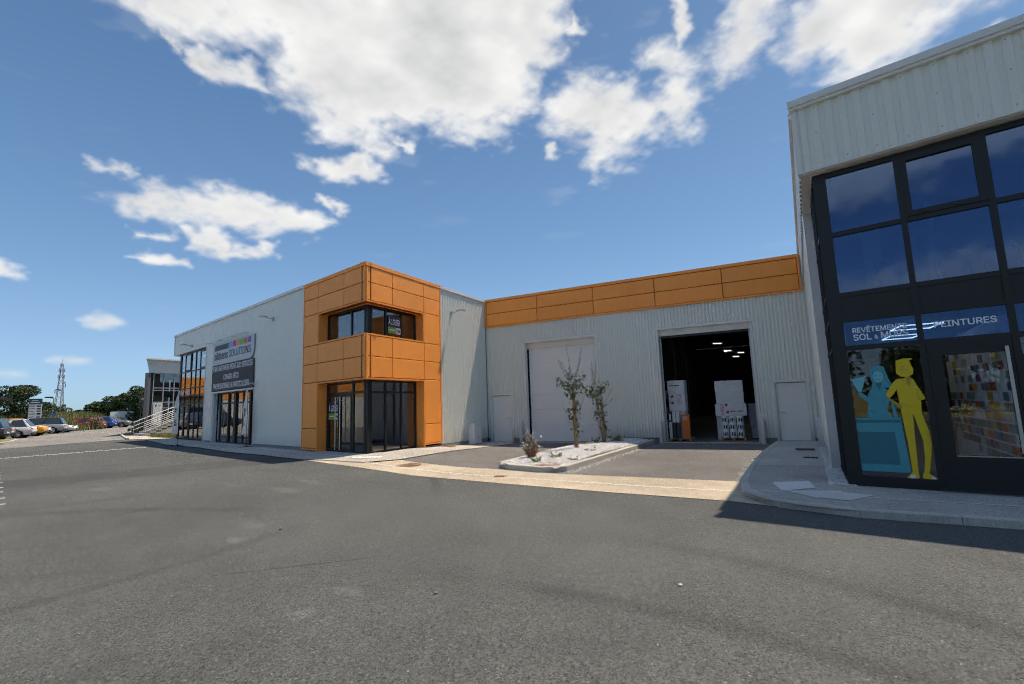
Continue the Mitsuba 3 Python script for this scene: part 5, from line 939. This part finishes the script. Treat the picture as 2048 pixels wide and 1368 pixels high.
labels['verge_kerb'] = {'kind': 'structure'}; stones('verge_kerb', [(-47.2, 21.3), (-43.5, 19.3), (-40.2, 17.95), (-35.0, 15.85)], .14, .1, 1.0, 'm_kerb', 1)
gp = Polygon([(-31.3, 16.9), (-35.4, 17.5), (-38.5, 18.8), (-39.2, 19.4), (-38.2, 22.5), (-31.3, 24)]); n = 14000; P = r.uniform([-39.3, 16.8], [-31.2, 24], (n * 2, 2)); from shapely import contains_xy
P = P[contains_xy(gp, P[:, 0], P[:, 1])][:n]; m, c = blades(len(P), P, gz(P[:, 0], P[:, 1]), .16, .012, r, [(.22, .22, .06), (.16, .19, .05), (.30, .26, .10)]); structure('verge_grass', m, 'm_leaf', kind='stuff', label='yellowish green mown grass beside the concrete stairs', color=c)
ISL = [(-40.3, 11.85), (-43.8, 13.4), (-48.0, 15.1), (-50.5, 14.2), (-47, 10.5), (-42, 9)]
structure('planted_island', sheet(ISL, .09), 'm_ground'); labels['island_kerb'] = {'kind': 'structure'}; stones('island_kerb', [(-41.5, 9.2), (-40.3, 11.8), (-43.8, 13.4), (-48.0, 15.1), (-50.3, 14.5)], .14, .1, 1.0, 'm_kerb', 1)
# stone pine and round trees
tree('pine_tree', 'broad dark umbrella pine at the left behind the parked cars', 'tree', -71.3, 21.6, 4.9, 3.0, .2, 11, n=15000, leaf=.11, tones=PINE, squash=.7, low=.05)
tree('pine_tree', 'dark pine at the very left edge behind the blue car', 'tree', -73.0, 19.3, 3.6, 2.2, .18, 12, n=7000, leaf=.11, tones=PINE, low=.05)
tree('round_tree', 'low round dark tree between the estate sign and the street lamp', 'tree', -113.6, 38.8, 4.3, 2.4, .2, 13, n=1600, leaf=.22, tones=PINE, low=.05); tree('round_tree', 'small dark tree behind the street lamp and mast', 'tree', -119, 43.3, 3.6, 1.9, .2, 14, n=1200, leaf=.22, tones=PINE, low=.05)
far = [(-118, 46.2, 2.9, 2.6, 'low dark tree at the left end of the tree line'), (-116.5, 47.0, 3.9, 3.0, 'dark tree second from the left in the tree line'), (-114.5, 47.6, 4.9, 2.7, 'dark tree third from the left in the tree line'), (-114.5, 48.9, 5.4, 2.8, 'dark tree in the middle of the tree line'), (-113, 50.0, 5.6, 2.7, 'dark tree right of the middle of the tree line'), (-108.6, 49.4, 6.3, 2.9, 'taller dark tree second from the right in the tree line'), (-104.2, 49.0, 6.9, 2.6, 'tallest dark tree in the tree line'), (-99.3, 48.3, 6.3, 2.6, 'dark tree nearest to the office corner in the tree line')]
for i, (x, y, h, rr, lb) in enumerate(far): tree('broad_tree', lb, 'tree', x, y, h, rr, .22, 40 + i, 'tree line beyond the car park', n=5500, leaf=.19, tones=PINE if i % 2 else GREEN, low=.06)
tree('light_tree', 'yellow green tree beside the left wall of the office', 'tree', -62.5, 31.0, 3.0, 1.1, .1, 60, n=900, leaf=.16, tones=[(.22, .24, .05), (.14, .17, .04), (.08, .11, .03)])
def bush(name, label, x, y, h, rad, seed, n, leaf, tones, cat='bush'):
    tree(name, label, cat, x, y, h, rad, .04, seed, n=n, leaf=leaf, tones=tones, squash=.8, low=.02)
bush('silver_bush', 'pale silvery shrub at the foot of the concrete stairs', -42.6, 20.6, 1.15, .85, 70, 2800, .075, [(.26, .29, .18), (.20, .24, .13), (.36, .38, .25), (.12, .15, .08)]); bush('silver_bush', 'smaller silvery shrub left of the one by the stairs', -44.6, 21.0, .95, .75, 73, 1800, .07, [(.24, .27, .16), (.15, .18, .09), (.08, .1, .05)])
bush('dark_bush', 'dark bush behind the silvery shrub by the road', -48.5, 23.9, 1.35, 1.2, 71, 1700, .1, [(.05, .06, .03), (.08, .08, .04), (.12, .10, .06)])
bush('flowering_bush', 'brownish flowering bush in front of the red car', -74.9, 30.4, 1.35, 1.0, 72, 1300, .1, [(.16, .10, .05), (.24, .20, .10), (.09, .10, .04), (.3, .16, .12)])
# estate directory sign
t = thing('estate_sign', 'tall white directory sign with a dark blue head behind the parked cars', 'sign'); EF = Frame((-66.75, 21.45), (.36, .933), (.933, -.36))
put('board', EF.panel(0, .98, .35, 3.86, -.12, .0, .02), 'm_panel_sign', t); put('head_panel', EF.panel(-.01, .99, 3.35, 3.90, .0, .03, .004), 'm_dark_blue', t)
put('lettering', [EF.box(.12 + .1 * q, .2 + .1 * q, 3.46, 3.55, .03, .036) for q in range(7)] + [EF.box(.2 + .1 * q, .27 + .1 * q, 3.66, 3.73, .03, .036) for q in range(5)], 'm_paint_white', t)
for i, (z_, m_) in enumerate(((3.1, 'm_sign_dark'), (2.85, 'm_sign_dark'), (2.6, 'm_sign_dark'), (2.3, 'm_black'), (2.0, 'm_sign_dark'), (1.6, 'm_sign_dark'))):
    put('listed_name', [EF.box(.06, .42 + .1 * (i % 2), z_, z_ + .06, .0, .006), EF.box(.62, .92, z_ - .05, z_ + .08 + .05 * (i == 3), .0, .006)], m_, t)
def street_lamp(x, y, h, arm, label):
    t = thing('street_lamp', label, 'street lamp'); z = float(gz(x, y))
    put('pole', cyl((x, y, z), (x, y, z + h), .09, .06, 8), 'm_pole', t); put('arm', cyl((x, y, z + h), (x + arm[0], y + arm[1], z + h + .1), .05, n=6), 'm_black', t); put('head', B(x + arm[0] - .2, x + arm[0] + .2, y + arm[1] - .35, y + arm[1] + .35, z + h + .05, z + h + .2), 'm_black', t)
street_lamp(-80.2, 28.1, 4.1, (-.1, -.45), 'nearest street lamp with a dark flat head before the lattice mast'); street_lamp(-112, 40.2, 6.6, (-.1, -.4), 'farther thin street lamp behind the nearest one'); street_lamp(-62.5, 17.2, 3.3, (.1, .5), 'pale street lamp in front of the umbrella pine')
t = thing('floodlight_mast', 'thin mast with three floodlights above the umbrella pine', 'mast'); x, y = -143.0, 45.2
put('pole', cyl((x, y, .3), (x, y, 9.3), .09, .06, 6), 'm_pole', t); put('crossbar', cyl((x, y - .8, 9.25), (x, y + .8, 9.25), .04, n=5), 'm_black', t)
for q in (-.75, 0, .75): put('floodlight', B(x - .2, x + .2, y + q - .28, y + q + .28, 9.2, 9.5), 'm_black', t)
# lattice mast
t = thing('lattice_mast', 'tall steel lattice radio mast on the horizon at the left', 'mast'); cx, cy, zt = -282.4, 100.9, 27.0; mb = []; lv = np.linspace(0, 1, 12)
wd = lambda q: 1.5 * (1 - q) + .28
for a, b in zip(lv, lv[1:]):
    ca = [(cx + i * wd(a) * .6, cy + j * wd(a), a * zt) for i, j in ((1, 1), (1, -1), (-1, -1), (-1, 1))]; cb = [(cx + i * wd(b) * .6, cy + j * wd(b), b * zt) for i, j in ((1, 1), (1, -1), (-1, -1), (-1, 1))]
    for q in range(4): mb += [cyl(ca[q], cb[q], .10, n=4, cap=False), cyl(ca[q], cb[(q + 1) % 4], .055, n=4, cap=False), cyl(cb[q], cb[(q + 1) % 4], .05, n=4, cap=False)]
mat('m_lattice', (.17, .14, .16), .6); put('frame', mb, 'm_lattice', t); put('antenna', [cyl((cx, cy + s * .9, zt * q), (cx, cy + s * .9, zt * q + 1.6), .2, n=6) for q, s in ((.75, -1.2), (.75, 1.2), (.86, -1), (.86, 1.1), (.95, -.6), (.6, 1.9), (.5, -2))] + [cyl((cx, cy, zt), (cx, cy, zt + 2), .08, n=5)], 'm_pole', t); put('dish', [cyl((cx + .5, cy + s, zt * q), (cx + .9, cy + s, zt * q), .5, n=12) for q, s in ((.55, -1), (.68, 1))], 'm_pole', t)
t = thing('pylon_sign', 'slim dark upright sign right of the lattice mast', 'sign'); put('post', [cyl((-141, 51.1, .3), (-141, 51.1, 5.1), .1, n=6), cyl((-141, 51.5, .3), (-141, 51.5, 5.1), .08, n=6)], 'm_black', t); put('panel', B(-141.1, -140.9, 50.95, 51.6, 2.2, 5.1), 'm_dark_blue', t); put('letter', [B(-140.9, -140.88, 51.05, 51.5, z, z + .35) for z in (2.5, 3.1, 3.7, 4.3)], 'm_pole', t)
t = thing('round_sign', 'round blue road sign on a post before the street lamp', 'road sign'); put('post', cyl((-75.5, 26.5, .3), (-75.5, 26.5, 2.6), .04, n=6), 'm_galv', t); put('disc', cyl((-75.4, 26.5, 2.3), (-75.37, 26.5, 2.3), .28, n=20), 'm_blue_sign', t); put('back_plate', cyl((-75.44, 26.5, 2.3), (-75.4, 26.5, 2.3), .27, n=20), 'm_galv', t)
t = thing('low_building', 'far low pale building on the horizon between the bank and the tree line', 'building'); put('wall', B(-160, -150, 55.0, 59, 0, 3.3), 'm_panel_sign', t); put('roof', B(-160.3, -149.8, 54.6, 59.4, 3.3, 3.6), 'm_pole', t); put('window', B(-150.1, -149.9, 55.6, 58.4, 1.6, 2.4), 'm_black', t)
t = thing('small_shed', 'far tiny white shed behind the tall grass', 'building'); put('wall', B(-150, -146, 47.4, 49.0, 0, 2.6), 'm_panel_sign', t); put('roof', B(-150.2, -145.8, 47.2, 49.2, 2.6, 2.75), 'm_pole', t)
t = thing('billboard', 'dark billboard in front of the tree line at the office corner', 'sign'); put('panel', B(-90.6, -90.2, 42.5, 43.7, 3.9, 5.1), 'm_black', t); put('stripe', B(-90.2, -90.18, 42.6, 43.6, 4.5, 4.65), 'm_pole', t); put('post', [cyl((-90.4, 42.7, 0), (-90.4, 42.7, 3.9), .08, n=6), cyl((-90.4, 43.5, 0), (-90.4, 43.5, 3.9), .08, n=6)], 'm_black', t)

mat('m_grey_paint', (.12, .125, .135), .5)
# ---------------------------------------------------------------- office with outside stairs
of = thing('office_building', 'grey glazed two storey office with a flat overhanging roof behind the shop', 'building'); OX = -42.0
OF = Frame((OX, 20.2), (0, 1), (1, 0))
def OP(back, out, y1=32.0): return [(OX + out, 20.2 - (.38 if out > .2 else 0)), (OX - back, 20.2 + back * .66), (OX - back, y1), (OX + out, y1)]
put('roof', slab(OP(9, .4), 6.04, 6.14), 'm_trim', of); put('fascia', slab(OP(9, .1), 5.03, 6.04), 'm_panel_sign', of); put('soffit', trimesh.convex.convex_hull(np.array([(OX - 2, 21.3, 6.03), (OX + .38, 19.85, 6.03), (OX - 2, 21.5, 5.15), (OX + .1, 20.2, 5.15), (OX + .1, 20.2, 6.03)])), 'm_panel_sign', of)
put('corner_column', [OF.box(.0, .18, .2, 5.03, -.4, .06)], 'm_grey_paint', of); put('corner_column', [OF.box(.2, .36, .2, 5.03, -.4, .0)], 'm_frame', of)
for u in (.40, 1.12, 1.9, 2.7, 3.6, 4.5, 5.4): put('mullion', OF.box(u - .03, u + .03, .75, 5.03, -.1, .03), 'm_pole', of)
us = [.40, 1.12, 1.9, 2.7, 3.6, 4.5, 5.4]
for a, b in zip(us, us[1:]):
    for z_ in (.75, 2.30, 2.75, 3.66, 3.86, 5.0): put('transom', OF.box(a + .03, b - .03, z_ - .03, z_ + .03, -.1, .02), 'm_pole', of)
    for lo, hi in ((.78, 2.27), (2.33, 2.72), (2.78, 3.63), (3.69, 3.83), (3.89, 4.97)): put('pane', OF.quad(a + .03, b - .03, lo, hi, -.03), 'm_pane', of)
put('side_wall', slab([(OX - .05, 20.23), (OX - 9, 20.23 + 5.9), (OX - 9, 26.4), (OX - .05, 20.5)], 0, 5.03), 'm_panel_sign', of); put('rear_wall', B(OX - 9, OX - 8.8, 26.5, 32, 0, 6), 'm_inside', of); put('floor', slab([(OX - .15, 20.55), (OX - 8.8, 26.4), (OX - 8.8, 32), (OX - .15, 32)], .5, .72), 'm_inside', of); put('upper_floor', slab([(OX - .2, 20.6), (OX - 8.8, 26.4), (OX - 8.8, 32), (OX - .2, 32)], 3.4, 3.6), 'm_inside', of); put('plinth', OF.box(.36, 12, 0, .72, -.3, -.0), 'm_plinth', of); put('end_wall', OF.box(5.43, 12, .72, 5.03, -.3, .0), 'm_panel_sign', of)
t = thing('door_plate_sign', 'white panel with a green leaf emblem on the office glass above the stairs', 'sign'); put('board', OF.panel(.46, 1.08, 1.0, 2.70, .03, .06, .004), 'm_panel_sign', t); put('emblem', OF.poly(list(aff.rotate(aff.scale(Point(.64, 2.48).buffer(.1, 8), .6, 1.1), -25).exterior.coords), .061, .004), 'm_teal_dark', t); put('printed_mark', [OF.box(.78, 1.0, z_, z_ + .035, .06, .064) for z_ in (2.42, 2.5, 2.57)], 'm_pole', t); put('joint', OF.box(.46, 1.08, 1.84, 1.86, .06, .063), 'm_pole', t)
st = thing('concrete_stairs', 'concrete outside stairs with grey tubular railings climbing to the office', 'stairs'); SX0, SX1 = -40.9, -39.4; ys = np.linspace(18.95, 22.6, 11); zs_ = np.linspace(.3, 1.75, 11)
for a, b, z_ in zip(ys, ys[1:], zs_[1:]): put('step', B(SX0, SX1, a, b + .03, z_ - .10, z_ + .04), 'm_concrete', st)
put('string_wall', trimesh.convex.convex_hull(np.array([(x_, y_, z_) for x_ in (SX0 + .03, SX1 - .03) for y_, z_ in ((ys[0] + .1, .2), (ys[-1], .2), (ys[-1], 1.55), (ys[0] + .1, .3))])), 'm_concrete', st); put('landing', B(OX + .02, SX1, ys[-1] + .03, 25.5, 1.6, 1.78), 'm_concrete', st); put('landing_wall', B(OX + .02, SX1 - .05, ys[-1] + .05, 25.4, .1, 1.6), 'm_concrete', st)
for x_ in (SX0 + .04, SX1 - .04):
    for q in (range(6) if x_ > SX0 + .5 else (1, 3, 5)): put('rail', cyl((x_, ys[0] - .05, zs_[0] + .28 + q * .14), (x_, ys[-1], zs_[-1] + .28 + q * .14), .022 if q < 5 else .03, n=6), 'm_galv', st); put('rail', cyl((x_, ys[-1], zs_[-1] + .28 + q * .14), (x_, 25.4, zs_[-1] + .28 + q * .14), .022, n=6), 'm_galv', st)
    for k in (0, 3, 6, 10): put('post', cyl((x_, ys[k], zs_[k] - .1), (x_, ys[k], zs_[k] + 1.02), .025, n=6), 'm_galv', st)

# ---------------------------------------------------------------- what stands behind the camera and shows in the glass
op = thing('orange_building', 'white ribbed hall with an orange band beyond the left edge, mirrored in shop glass', 'building'); OB = Frame((-68.0, 17.6), (.05, -1), (1, .05))
put('wall', corrugated(OB, 0, 26, .1, 3.5, [(3, 6, -1, 2.6)], pitch=.25, depth=.03), 'm_clad', op); put('orange_panel', OB.panel(0, 26, 3.52, 4.6, -.1, .03), 'm_orange', op); put('orange_panel', OB.panel(0, 26, 4.62, 6.3, -.1, .03), 'm_orange', op); put('shell', [OB.box(.05, 25.9, 0, 6.2, -14, -.3)], 'm_panel_sign', op); put('door', OB.box(3, 6, 0, 2.6, -.2, -.1), 'm_navy', op); put('canopy', OB.box(-1.75, 6, 3.75, 3.95, -.05, 3.4), 'm_sign_dark', op)
structure('verge_strip', sheet([(-30, -16), (30, -16), (40, -9), (60, -60), (-60, -60)], .05), 'm_grass'); labels['yard_kerb'] = {'kind': 'structure'}; stones('yard_kerb', [(-30, -15.9), (-5, -15.9), (8, -15.9), (30, -15.9)], .15, .13, 2.0, 'm_kerb', -1)
for i, (x, y, h, rr) in enumerate([(-22, -26, 5.2, 3.0), (-16, -28, 5.6, 3.2), (-11, -25, 4.6, 2.8), (-6.5, -27, 5.2, 3.0), (-2, -25.5, 4.4, 2.7), (2.5, -27.5, 4.8, 2.8), (7, -26, 4.2, 2.6), (12, -28, 5.0, 3.0), (-28, -24, 4.8, 2.8)]):
    tree('hedge_tree', f'{ORD[i]} bushy tree of the row behind the camera, mirrored in the showroom glass', 'tree', x, y, h, rr, .15, 90 + i, 'trees behind the camera', n=1500, leaf=.26, tones=GREEN, low=.04)
